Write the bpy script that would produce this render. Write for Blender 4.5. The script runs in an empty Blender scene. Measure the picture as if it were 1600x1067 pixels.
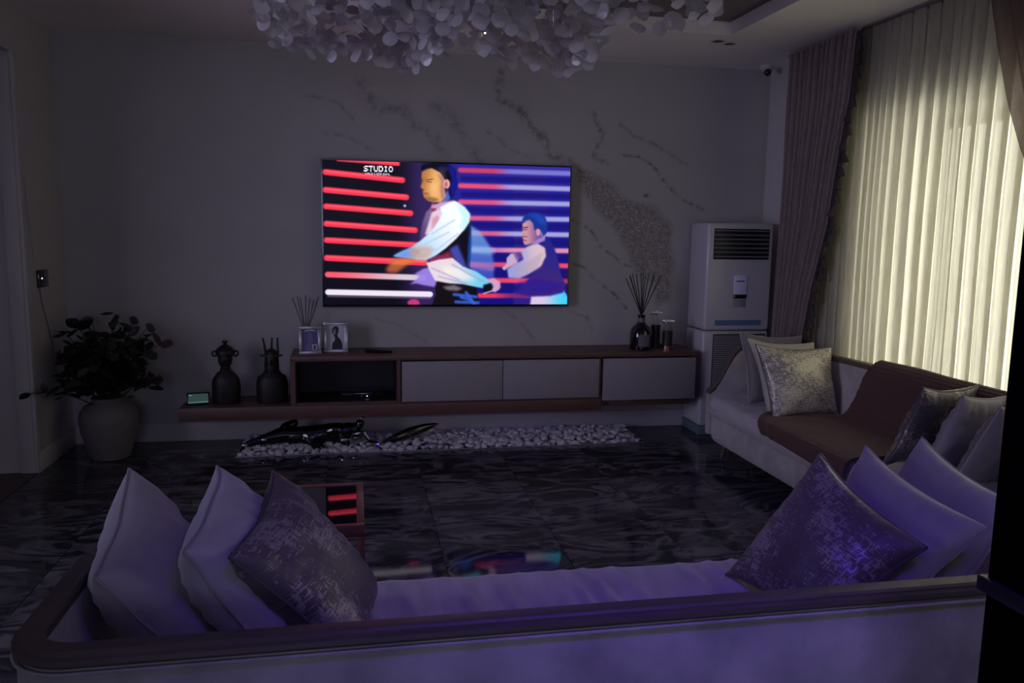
import bpy, bmesh, math, random
import numpy as np
from mathutils import Vector, Matrix, noise
R = random.Random(7)
PI = math.pi
col = bpy.context.scene.collection
sc = bpy.context.scene

# ------------------------------------------------------------------ camera
cd = bpy.data.cameras.new('camera'); cam = bpy.data.objects.new('camera', cd); col.objects.link(cam)
cd.sensor_width = 36; cd.lens = 1264.87 * 36 / 1600; cd.clip_start = .05; cd.clip_end = 200
r_, u_, f_ = Vector((.98162, -.19017, .01606)), Vector((.010456, .137638, .990427)), Vector((.190559, .972055, -.137097))
cam.matrix_world = Matrix(((r_.x, u_.x, -f_.x, 0), (r_.y, u_.y, -f_.y, 0), (r_.z, u_.z, -f_.z, 1.6117), (0, 0, 0, 1)))
sc.camera = cam
# ------------------------------------------------------------------ world, lights, exposure
w = bpy.data.worlds.new('world'); sc.world = w; w.use_nodes = True
bg = w.node_tree.nodes['Background']; bg.inputs[0].default_value = (1.0, .985, .83, 1); bg.inputs[1].default_value = 4.3
def area(name, loc, rot, sx, sy, power, color, portal=False):
    l = bpy.data.lights.new(name, 'AREA'); l.shape = 'RECTANGLE'; l.size = sx; l.size_y = sy; l.energy = power; l.color = color
    o = bpy.data.objects.new(name, l); o.location = loc; o.rotation_euler = rot; col.objects.link(o)
    if portal: l.cycles.is_portal = True
    return o
area('window_portal', (3.86, 2.69, 1.35), (0, PI / 2, 0), 2.05, 4.7, 1, (1, 1, 1), True)
def aim(o, tgt, spread):
    o.rotation_euler = (Vector(tgt) - o.location).to_track_quat('-Z', 'Y').to_euler(); o.data.spread = math.radians(spread); return o
aim(area('violet_fill', (.95, .55, 2.80), (0, 0, 0), 1.4, .3, 6.6, (.15, .05, 1)), (1.25, 2.05, .6), 80)  # added violet fill tinting sofa and pillows, stands for no known fixture
area('rear_fill', (-.2, -5.6, 1.9), (math.radians(84), 0, 0), 3.0, 1.8, 42, (.60, .60, 1))  # added bluish fill from behind the camera, lifts the general darkness
aim(area('left_fill', (-3.40, 2.5, 1.5), (0, 0, 0), 1.6, 1.9, 19, (.70, .66, 1)), (3.0, 5.3, .9), 84)  # added fill, aimed through the left opening to brighten the right-hand fronts
area('shelf_violet_glow', (1.25, 6.10, .236), (math.radians(35), 0, 0), 1.1, .02, .03, (.25, .14, 1))  # weak violet light added for the glow along the wall base
sc.view_settings.view_transform = 'Standard'; sc.view_settings.look = 'None'
sc.view_settings.exposure = 0; sc.view_settings.gamma = 1; sc.view_settings.use_curve_mapping = False
sc.cycles.max_bounces = 10; sc.cycles.diffuse_bounces = 5; sc.cycles.transparent_max_bounces = 16
sc.cycles.sample_clamp_indirect = 3.0

# ------------------------------------------------------------------ materials
MATS = {}
def lin(c): return tuple((x / 12.92 if x <= .04045 else ((x + .055) / 1.055) ** 2.4) for x in [v / 255 for v in c])
def new_mat(name):
    m = bpy.data.materials.new(name); m.use_nodes = True; nt = m.node_tree
    return m, nt, nt.nodes['Principled BSDF']
def mat(name, c, rough=.6, metal=0, nscale=0, namt=.15, bump=0, bscale=None, stretch=(1, 1, 1), sheen=0, coat=0, trans=0, emit=None, ior=None):
    if name in MATS: return MATS[name]
    m, nt, b = new_mat(name); N = nt.nodes; L = nt.links
    b.inputs['Base Color'].default_value = (*c, 1); b.inputs['Roughness'].default_value = rough; b.inputs['Metallic'].default_value = metal
    if sheen: b.inputs['Sheen Weight'].default_value = sheen
    if coat: b.inputs['Coat Weight'].default_value = coat; b.inputs['Coat Roughness'].default_value = .05
    if trans: b.inputs['Transmission Weight'].default_value = trans
    if ior: b.inputs['IOR'].default_value = ior
    if emit: b.inputs['Emission Color'].default_value = (*emit[0], 1); b.inputs['Emission Strength'].default_value = emit[1]
    if nscale or bump:
        tc = N.new('ShaderNodeTexCoord'); mp = N.new('ShaderNodeMapping'); mp.inputs['Scale'].default_value = stretch
        L.new(tc.outputs['Object'], mp.inputs[0])
    if nscale:
        n = N.new('ShaderNodeTexNoise'); n.inputs['Scale'].default_value = nscale; n.inputs['Detail'].default_value = 5
        L.new(mp.outputs[0], n.inputs[0])
        mx = N.new('ShaderNodeMix'); mx.data_type = 'RGBA'
        mx.inputs[6].default_value = (*[x * (1 - namt) for x in c], 1); mx.inputs[7].default_value = (*[min(1, x * (1 + namt)) for x in c], 1)
        L.new(n.outputs[0], mx.inputs[0]); L.new(mx.outputs[2], b.inputs['Base Color'])
    if bump:
        n2 = N.new('ShaderNodeTexNoise'); n2.inputs['Scale'].default_value = bscale or 80; n2.inputs['Detail'].default_value = 4
        L.new(mp.outputs[0], n2.inputs[0]); bp = N.new('ShaderNodeBump'); bp.inputs['Strength'].default_value = bump; bp.inputs['Distance'].default_value = .01
        L.new(n2.outputs[0], bp.inputs['Height']); L.new(bp.outputs[0], b.inputs['Normal'])
    MATS[name] = m; return m
plaster = mat('ceiling_plaster', (.86, .83, .81), .8, nscale=3, namt=.05)
white_paint = mat('white_paint', (.52, .50, .50), .5, nscale=4, namt=.04)
wood = mat('walnut', (.115, .058, .044), .42, nscale=6, namt=.45, stretch=(1, 12, 12), bump=.05, bscale=40)
wood_dark = mat('dark_rail_wood', (.105, .082, .070), .42, nscale=6, namt=.3, stretch=(1, 8, 8))
door_grey = mat('grey_lacquer', (.27, .245, .26), .55, nscale=14, namt=.10, bump=.06, bscale=60)
black_in = mat('black_interior', (.010, .010, .012), .5)
velvet = mat('taupe_velvet', (.40, .38, .37), .75, nscale=5, namt=.75, bump=.2, bscale=30, sheen=.35)
velvet_seat = mat('pale_velvet_seat', (.44, .41, .42), .7, nscale=7, namt=.45, bump=.15, bscale=14, stretch=(3, .6, 1), sheen=.35)
fab_plain = mat('plain_taupe_satin', (.36, .33, .36), .5, nscale=5, namt=.12, bump=.15, bscale=18, sheen=.5)
fab_cream = mat('cream_satin', (.45, .42, .38), .5, nscale=5, namt=.1, bump=.15, bscale=18, sheen=.4)
fab_dark = mat('dark_grey_satin', (.16, .145, .15), .55, nscale=5, namt=.1, bump=.15, bscale=18, sheen=.3)
piping_m = mat('taupe_piping', (.34, .31, .33), .5)
gloss_black = mat('gloss_black', (.004, .004, .005), .12, coat=.6)
matt_black = mat('matt_black', (.006, .006, .007), .5)
bronze = mat('dark_bronze', (.014, .011, .010), .45, metal=.2, bump=.3, bscale=60)
chrome = mat('chrome', (.75, .75, .8), .12, metal=1)
ac_white = mat('ac_plastic', (.52, .50, .53), .28)
ac_dark = mat('ac_dark', (.008, .008, .010), .4)
ceramic = mat('vase_ceramic', (.16, .15, .145), .7, nscale=4, namt=.2, bump=.3, bscale=12, stretch=(1, 1, 4))
silver = mat('silver_frame', (.45, .44, .46), .3, metal=.8)
glass_black = mat('smoked_glass', (.006, .006, .008), .02, ior=1.75)
stone_m = mat('stone_white', (.58, .56, .58), .8, nscale=9, namt=.35, bump=.3, bscale=30)
def glass_mat():
    m, nt, b = new_mat('clear_pane'); N = nt.nodes; L = nt.links; o = N['Material Output']
    t = N.new('ShaderNodeBsdfTransparent'); g = N.new('ShaderNodeBsdfGlossy'); g.inputs[1].default_value = .03
    mx = N.new('ShaderNodeMixShader'); mx.inputs[0].default_value = .08
    L.new(t.outputs[0], mx.inputs[1]); L.new(g.outputs[0], mx.inputs[2]); L.new(mx.outputs[0], o.inputs[0]); return m
clear = glass_mat()
def sheer_mat(name, c, transp, c2=None, sc_=8, stretch=(3, 3, .8)):
    m, nt, b = new_mat(name); N = nt.nodes; L = nt.links; o = N['Material Output']; N.remove(b)
    tc = N.new('ShaderNodeTexCoord'); mp = N.new('ShaderNodeMapping'); mp.inputs['Scale'].default_value = stretch
    n = N.new('ShaderNodeTexNoise'); n.inputs['Scale'].default_value = sc_; n.inputs['Detail'].default_value = 6; n.inputs['Distortion'].default_value = 1.5
    L.new(tc.outputs['Object'], mp.inputs[0]); L.new(mp.outputs[0], n.inputs[0])
    cr = N.new('ShaderNodeValToRGB'); cr.color_ramp.elements[0].position = .3; cr.color_ramp.elements[1].position = .7
    c2 = c2 or tuple(x * .80 for x in c)
    cr.color_ramp.elements[0].color = (*c2, 1); cr.color_ramp.elements[1].color = (*c, 1)
    L.new(n.outputs[0], cr.inputs[0])
    tr = N.new('ShaderNodeBsdfTranslucent'); df = N.new('ShaderNodeBsdfDiffuse'); tp = N.new('ShaderNodeBsdfTransparent')
    L.new(cr.outputs[0], tr.inputs[0]); L.new(cr.outputs[0], df.inputs[0])
    m1 = N.new('ShaderNodeMixShader'); m1.inputs[0].default_value = .35
    L.new(tr.outputs[0], m1.inputs[1]); L.new(df.outputs[0], m1.inputs[2])
    m2 = N.new('ShaderNodeMixShader'); m2.inputs[0].default_value = transp
    L.new(m1.outputs[0], m2.inputs[1]); L.new(tp.outputs[0], m2.inputs[2]); L.new(m2.outputs[0], o.inputs[0]); return m
sheer_m = sheer_mat('sheer_voile', (.74, .72, .63), .07, sc_=5, stretch=(6, 6, .7))
sheer_brown = sheer_mat('sheer_brown', (.30, .22, .20), .12)
def brocade(name, ca, cb, metal, thr, lowf=.9):
    """woven patchy foil: broken warp and weft threads over satin"""
    m, nt, b = new_mat(name); N = nt.nodes; L = nt.links
    tc = N.new('ShaderNodeTexCoord')
    def ns(s, sx, sy):
        mp = N.new('ShaderNodeMapping'); mp.inputs['Scale'].default_value = (sx, sy, 1); L.new(tc.outputs['UV'], mp.inputs[0])
        n = N.new('ShaderNodeTexNoise'); n.inputs['Scale'].default_value = s; n.inputs['Detail'].default_value = 3; L.new(mp.outputs[0], n.inputs[0]); return n.outputs[0]
    def mth(op, a, b_):
        x = N.new('ShaderNodeMath'); x.operation = op
        for i, v in enumerate((a, b_)):
            if isinstance(v, float): x.inputs[i].default_value = v
            else: L.new(v, x.inputs[i])
        return x.outputs[0]
    s = mth('ADD', mth('MAXIMUM', ns(13, 1, 6), ns(13, 6, 1)), mth('MULTIPLY', mth('SUBTRACT', ns(2.2, 1, 1), .5), lowf))
    cr = N.new('ShaderNodeValToRGB'); cr.color_ramp.elements[0].position = thr; cr.color_ramp.elements[1].position = thr + .05
    L.new(s, cr.inputs[0])
    mx = N.new('ShaderNodeMix'); mx.data_type = 'RGBA'; mx.inputs[6].default_value = (*ca, 1); mx.inputs[7].default_value = (*cb, 1)
    L.new(cr.outputs[0], mx.inputs[0]); L.new(mx.outputs[2], b.inputs['Base Color'])
    L.new(mth('MULTIPLY', cr.outputs[0], metal), b.inputs['Metallic'])
    b.inputs['Roughness'].default_value = .42
    bp = N.new('ShaderNodeBump'); bp.inputs['Strength'].default_value = .35; bp.inputs['Distance'].default_value = .004
    L.new(s, bp.inputs['Height']); L.new(bp.outputs[0], b.inputs['Normal']); return m
broc_a = brocade('brocade_taupe', (.13, .105, .12), (.40, .36, .37), .4, .565)
broc_b = brocade('brocade_gold', (.22, .19, .18), (.60, .56, .46), .3, .50, .35)

# ------------------------------------------------------------------ mesh helpers
class MB:
    def __init__(s): s.v = []; s.f = []
    def add(s, vs, fs):
        o = len(s.v); s.v += [tuple(v) for v in vs]; s.f += [tuple(i + o for i in f) for f in fs]; return s
    def box(s, x0, x1, y0, y1, z0, z1, bev=0, seg=2):
        if bev:
            bm = bmesh.new(); bmesh.ops.create_cube(bm, size=1)
            for v in bm.verts: v.co = Vector(((x0 + x1) / 2 + v.co.x * (x1 - x0), (y0 + y1) / 2 + v.co.y * (y1 - y0), (z0 + z1) / 2 + v.co.z * (z1 - z0)))
            bmesh.ops.bevel(bm, geom=bm.edges[:], offset=bev, segments=seg, profile=.5, affect='EDGES')
            bm.verts.index_update(); s.add([v.co[:] for v in bm.verts], [[v.index for v in f.verts] for f in bm.faces]); bm.free(); return s
        return s.add([(x0, y0, z0), (x1, y0, z0), (x1, y1, z0), (x0, y1, z0), (x0, y0, z1), (x1, y0, z1), (x1, y1, z1), (x0, y1, z1)],
                     [(0, 3, 2, 1), (4, 5, 6, 7), (0, 1, 5, 4), (1, 2, 6, 5), (2, 3, 7, 6), (3, 0, 4, 7)])
    def tube(s, pts, rad, n=8, caps=True, sq=(1, 1)):
        pts = [Vector(p) for p in pts]; rad = rad if isinstance(rad, (list, tuple)) else [rad] * len(pts)
        rings = []; prev = None
        for i, p in enumerate(pts):
            t = (pts[min(i + 1, len(pts) - 1)] - pts[max(i - 1, 0)]).normalized()
            if prev is None: a = t.orthogonal().normalized()
            else: a = (prev - t * prev.dot(t)).normalized()
            prev = a; b = t.cross(a)
            rings.append([p + (a * math.cos(k * 2 * PI / n) * sq[0] + b * math.sin(k * 2 * PI / n) * sq[1]) * rad[i] for k in range(n)])
        vs = [v for r in rings for v in r]; fs = []
        for i in range(len(pts) - 1):
            for k in range(n): fs.append((i * n + k, i * n + (k + 1) % n, (i + 1) * n + (k + 1) % n, (i + 1) * n + k))
        if caps: fs += [tuple(range(n))[::-1], tuple(range((len(pts) - 1) * n, len(pts) * n))]
        return s.add(vs, fs)
    def lathe(s, prof, c=(0, 0, 0), n=24, sx=1, sy=1, caps=True):
        vs = []; fs = []; m = len(prof)
        for r, z in prof:
            for k in range(n): vs.append((c[0] + r * sx * math.cos(k * 2 * PI / n), c[1] + r * sy * math.sin(k * 2 * PI / n), c[2] + z))
        for i in range(m - 1):
            for k in range(n): fs.append((i * n + k, i * n + (k + 1) % n, (i + 1) * n + (k + 1) % n, (i + 1) * n + k))
        if caps: fs += [tuple(range(n))[::-1], tuple(range((m - 1) * n, m * n))]
        return s.add(vs, fs)
    def ball(s, c, rx, ry=None, rz=None, n=14, m=9):
        ry = ry or rx; rz = rz or rx
        prof = [(math.sin(PI * i / m) + 1e-4, -math.cos(PI * i / m)) for i in range(m + 1)]
        vs = []; fs = []
        for r, z in prof:
            for k in range(n): vs.append((c[0] + rx * r * math.cos(k * 2 * PI / n), c[1] + ry * r * math.sin(k * 2 * PI / n), c[2] + rz * z))
        for i in range(m):
            for k in range(n): fs.append((i * n + k, i * n + (k + 1) % n, (i + 1) * n + (k + 1) % n, (i + 1) * n + k))
        return s.add(vs, fs)
    def grid(s, fn, nu, nv, close_u=False):
        vs = [fn(i / nu, j / nv) for j in range(nv + 1) for i in range(nu + 1)]
        return s.add(vs, [(j * (nu + 1) + i, j * (nu + 1) + i + 1, (j + 1) * (nu + 1) + i + 1, (j + 1) * (nu + 1) + i) for j in range(nv) for i in range(nu)])
def worldloc(o):
    v = Vector((0, 0, 0))
    while o is not None: v += o.location; o = o.parent
    return v
def mesh(name, mb, m, sharp=35):
    me = bpy.data.meshes.new(name); me.from_pydata(mb.v, [], mb.f); me.materials.append(m)
    me.polygons.foreach_set('use_smooth', [True] * len(me.polygons)); me.update()
    if sharp: me.set_sharp_from_angle(angle=math.radians(sharp))
    return me
def obj(name, mb, m, parent=None, sharp=35, loc=None):
    """links mb (world coordinates) as one mesh object, origin moved to loc / parent"""
    base = worldloc(parent) if parent else Vector((0, 0, 0))
    o0 = base if loc is None else Vector(loc)
    mb.v = [(v[0] - o0.x, v[1] - o0.y, v[2] - o0.z) for v in mb.v]
    o = bpy.data.objects.new(name, mesh(name, mb, m, sharp)); col.objects.link(o)
    o.parent = parent; o.location = o0 - base
    return o
def tag(o, label=None, cat=None, group=None, kind=None):
    if label: o['label'] = label
    if cat: o['category'] = cat
    if group: o['group'] = group
    if kind: o['kind'] = kind
    return o
def thing(name, label, cat, loc, group=None, kind=None):
    o = bpy.data.objects.new(name, None); col.objects.link(o); o.location = loc; o.empty_display_size = .1
    return tag(o, label, cat, group, kind)
def inst(name, me, parent, loc, rot=(0, 0, 0), scale=(1, 1, 1)):
    o = bpy.data.objects.new(name, me); col.objects.link(o); o.parent = parent
    o.location = Vector(loc) - worldloc(parent); o.rotation_euler = rot; o.scale = scale; return o
def struct(name, mb, m, parent=None, **k):
    o = obj(name, mb, m, parent, **k)
    if not parent: o['kind'] = 'structure'
    return o

# ================================================================== ROOM
XL, XR, YB, H = -2.024, 3.34, 6.286, 2.917
YF = -6.0
# back wall: fine grid carrying the painted vein map
def seg_dist(px, pz, pts):
    d = np.full(px.shape, 1e9)
    for (ax, az), (bx, bz) in zip(pts[:-1], pts[1:]):
        vx, vz = bx - ax, bz - az; L2 = vx * vx + vz * vz + 1e-12
        t = np.clip(((px - ax) * vx + (pz - az) * vz) / L2, 0, 1)
        d = np.minimum(d, np.hypot(px - ax - t * vx, pz - az - t * vz))
    return d
def inside(px, py, poly):
    r = np.zeros(px.shape, bool); n = len(poly)
    for i in range(n):
        x1, y1 = poly[i]; x2, y2 = poly[(i + 1) % n]
        if y1 == y2: continue
        c = ((y1 > py) != (y2 > py)) & (px < (x2 - x1) * (py - y1) / (y2 - y1) + x1)
        r ^= c
    return r
VEINS = [([(1.097, 2.777), (1.121, 2.612), (1.277, 2.514), (1.368, 2.391), (1.46, 2.309), (1.507, 2.203), (1.668, 2.122)], 0.03, 0.55), ([(1.84, 2.517), (1.959, 2.392), (1.916, 2.304), (1.873, 2.205), (1.968, 2.136)], 0.018, 0.55), ([(2.05, 2.45), (2.17, 2.367), (2.361, 2.32), (2.507, 2.236), (2.632, 2.151)], 0.014, 0.5), ([(2.082, 2.211), (2.247, 2.206), (2.345, 2.121), (2.445, 2.012), (2.621, 1.882), (2.796, 1.795)], 0.011, 0.8), ([(2.306, 1.913), (2.374, 1.887)], 0.012, 0.9), ([(1.703, 1.696), (1.821, 1.642), (1.918, 1.509), (2.063, 1.421), (2.21, 1.32)], 0.01, 0.8), ([(1.712, 1.373), (1.855, 1.284), (1.977, 1.159), (2.098, 1.102), (2.186, 0.987)], 0.01, 0.8), ([(1.699, 0.988), (1.819, 0.896), (1.893, 0.815)], 0.01, 0.5), ([(0.042, 2.644), (0.144, 2.507), (0.351, 2.475), (0.541, 2.338), (0.67, 2.197)], 0.05, 0.35), ([(0.604, 2.527), (0.754, 2.43), (0.842, 2.287), (0.974, 2.143)], 0.04, 0.35), ([(-0.323, 2.566), (-0.102, 2.516), (-0.001, 2.399)], 0.012, 0.4), ([(-0.206, 2.33), (-0.023, 2.255), (0.162, 2.2)], 0.012, 0.35), ([(1.015, 2.356), (1.194, 2.214), (1.373, 2.156)], 0.014, 0.3), ([(1.168, 0.967), (1.307, 0.854), (1.401, 0.739)], 0.012, 0.4), ([(0.175, 0.927), (0.39, 0.838), (0.543, 0.725)], 0.01, 0.3)]
BAND = [(1.68, 2.112), (1.831, 2.083), (1.972, 2.022), (2.093, 1.914), (2.26, 1.863), (2.406, 1.81), (2.534, 1.654), (2.577, 1.518), (2.575, 1.288), (2.561, 1.056), (2.441, 1.009), (2.384, 1.195), (2.273, 1.24), (2.209, 1.331), (2.181, 1.445), (2.082, 1.557), (2.007, 1.668), (1.886, 1.777), (1.801, 1.907), (1.717, 2.015)]
def back_wall():
    nx, nz = 440, 240
    xs = np.linspace(XL - .2, XR + .2, nx + 1); zs = np.linspace(0, H, nz + 1)
    X, Z = np.meshgrid(xs, zs)
    v = np.zeros_like(X)
    wob = np.vectorize(lambda a, b: noise.noise(Vector((a * 5, b * 5, 3.1))))(X, Z) * .035
    for pts, wd, st in VEINS:
        v = np.maximum(v, 1.25 * st * np.exp(-(seg_dist(X + wob, Z + wob, pts) / wd) ** 2))
    ins = inside(X + wob, Z + wob, BAND); dB = seg_dist(X + wob, Z + wob, BAND + BAND[:1])
    band = np.where(ins, np.clip(dB / .05 + .35, 0, 1), np.exp(-(dB / .012) ** 2) * .5)
    me = bpy.data.meshes.new('wall_back')
    verts = np.stack([X, np.full_like(X, YB), Z], -1).reshape(-1, 3)
    idx = (np.arange(nz)[:, None] * (nx + 1) + np.arange(nx)[None]).reshape(-1)
    faces = np.stack([idx, idx + 1, idx + nx + 2, idx + nx + 1], -1)
    me.from_pydata(verts.tolist(), [], faces.tolist())
    for nm, a in (('vein', v), ('band', band)):
        at = me.attributes.new(nm, 'FLOAT', 'POINT'); at.data.foreach_set('value', a.reshape(-1).astype(np.float32))
    m, nt, b = new_mat('veined_plaster'); N = nt.nodes; L = nt.links
    tc = N.new('ShaderNodeTexCoord')
    def ns(s, d=5, dist=0):
        n = N.new('ShaderNodeTexNoise'); n.inputs['Scale'].default_value = s; n.inputs['Detail'].default_value = d; n.inputs['Distortion'].default_value = dist
        L.new(tc.outputs['Object'], n.inputs[0]); return n.outputs[0]
    def att(n): a = N.new('ShaderNodeAttribute'); a.attribute_name = n; return a.outputs['Fac']
    def mth(op, a, b_, clamp=False):
        x = N.new('ShaderNodeMath'); x.operation = op; x.use_clamp = clamp
        for i, v_ in enumerate((a, b_)):
            if isinstance(v_, (int, float)): x.inputs[i].default_value = v_
            else: L.new(v_, x.inputs[i])
        return x.outputs[0]
    def mix(f, a, c):
        mx = N.new('ShaderNodeMix'); mx.data_type = 'RGBA'; L.new(f, mx.inputs[0])
        for i, v_ in ((6, a), (7, c)):
            if isinstance(v_, tuple): mx.inputs[i].default_value = (*v_, 1)
            else: L.new(v_, mx.inputs[i])
        return mx.outputs[2]
    base = mix(ns(1.6, 6, .8), (.36, .345, .35), (.47, .45, .455))
    veinf = mth('MULTIPLY', att('vein'), mth('MULTIPLY', mth('SUBTRACT', ns(26, 4), .34), 4.2), True)
    dap = mth('GREATER_THAN', ns(34, 3, 2.2), .455)
    bandf = mth('MULTIPLY', att('band'), mth('ADD', mth('MULTIPLY', dap, .75), .12), True)
    c = mix(veinf, base, (.17, .15, .155)); c = mix(bandf, c, (.20, .175, .165))
    L.new(c, b.inputs['Base Color']); b.inputs['Roughness'].default_value = .55
    bp = N.new('ShaderNodeBump'); bp.inputs['Strength'].default_value = .12; bp.inputs['Distance'].default_value = .01
    L.new(mth('ADD', ns(14), mth('MULTIPLY', bandf, .6)), bp.inputs['Height']); L.new(bp.outputs[0], b.inputs['Normal'])
    me.materials.append(m)
    o = bpy.data.objects.new('wall_back', me); col.objects.link(o); o['kind'] = 'structure'
back_wall()
struct('wall_outer', MB().box(-3.7, XR + .6, YB + .02, YB + .15, -.1, 3.2), white_paint)   # masonry behind the plaster face
# left wall: short return, door opening with jamb and header, then on
YJ = 5.57
struct('wall_left', MB().box(-3.6, XL, YJ, YB + .1, 0, H + .3).box(-2.42, XL, -6, YJ, 2.63, H + .3).box(-2.42, XL, -6, 2.2, 0, 2.63), white_paint)
struct('wall_hall', MB().box(-3.75, -3.6, -6.1, 6.3, -.05, 3.2), white_paint)
struct('wall_front', MB().box(-3.7, XR + .2, YF - .15, YF, -.05, 3.2), white_paint)
struct('trim_2', MB().box(-2.12, -2.035, YJ - .018, YJ, 0, 2.6, .004).box(-2.035, XL + .012, YJ - .018, YJ + .05, 0, 2.63, .004), white_paint)
struct('trim_3', MB().box(-2.42, -2.02, 2.2, YJ, -.005, .004), mat('red_threshold', (.06, .025, .018), .4, nscale=8, stretch=(8, 1, 1)))
struct('baseboard_left', MB().box(XL, XL + .015, YJ, YB, 0, .13, .004), white_paint)
struct('baseboard_back', MB().box(XL, XR, YB - .016, YB, 0, .138, .004), white_paint)
# right wall with window opening
WY0, WY1, WZ0, WZ1 = .40, 4.80, .35, 2.35; WT = .5; XW = XR + .36
struct('wall_right', MB().box(XR, XR + WT, -6, WY0, 0, H + .3).box(XR, XR + WT, WY1, YB + .1, 0, H + .3).box(XR, XR + WT, WY0, WY1, 0, WZ0).box(XR, XR + WT, WY0, WY1, WZ1, H + .3), white_paint)
wf = struct('window_1', MB().box(XW, XW + .06, WY0, WY0 + .06, WZ0, WZ1).box(XW, XW + .06, WY1 - .06, WY1, WZ0, WZ1)
            .box(XW, XW + .06, WY0, WY1, WZ0, WZ0 + .06).box(XW, XW + .06, WY0, WY1, WZ1 - .06, WZ1), white_paint)
for k in range(1, 4):
    y = WY0 + (WY1 - WY0) * k / 4; obj('mullion', MB().box(XW, XW + .06, y - .025, y + .025, WZ0 + .06, WZ1 - .06), white_paint, wf)
for k in range(4):
    a = WY0 + (WY1 - WY0) * k / 4; obj('pane', MB().box(XW + .026, XW + .032, a + .03, a + (WY1 - WY0) / 4 - .03, WZ0 + .06, WZ1 - .06), clear, wf)
# ceiling with recessed tray
tx0, tx1, ty0, ty1, td = -.44, 2.48, 1.3, 5.25, .085
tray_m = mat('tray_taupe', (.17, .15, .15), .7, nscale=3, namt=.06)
struct('ceiling', MB().box(-3.7, tx0, -6.1, YB + .1, H, H + .4).box(tx1, XR + .1, -6.1, YB + .1, H, H + .4)
       .box(tx0, tx1, ty1, YB + .1, H, H + .4).box(tx0, tx1, -6.1, ty0, H, H + .4), plaster)
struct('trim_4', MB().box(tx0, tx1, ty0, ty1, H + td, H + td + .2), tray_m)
# downlights
for x in (2.47, 2.58):
    y = 5.42 if x < 2.5 else 5.47
    d = thing('downlight', 'small round recessed ceiling downlight beside the tray corner, ' + ('left' if x < 2.5 else 'right') + ' one of the pair', 'downlight', (x, y, H), 'recessed spots by the tray corner')
    obj('ring', MB().lathe([(.03, 0), (.045, 0), (.047, -.004), (.03, -.004)], (x, y, H), 20, caps=False), white_paint, d)
    obj('lens', MB().lathe([(.03, -.002), (.001, -.003)], (x, y, H), 16, caps=False), ac_dark, d)
c_ = thing('security_camera', 'small white dome camera with black lens high in the corner above the air conditioner', 'camera', (3.20, 6.1, 2.9))
obj('base', MB().lathe([(.055, .017), (.055, .0), (.045, -.02), (.03, -.03)], (3.20, 6.1, 2.9), 24), white_paint, c_)
obj('lens', MB().ball((3.195, 6.07, 2.862), .030), gloss_black, c_)
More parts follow.
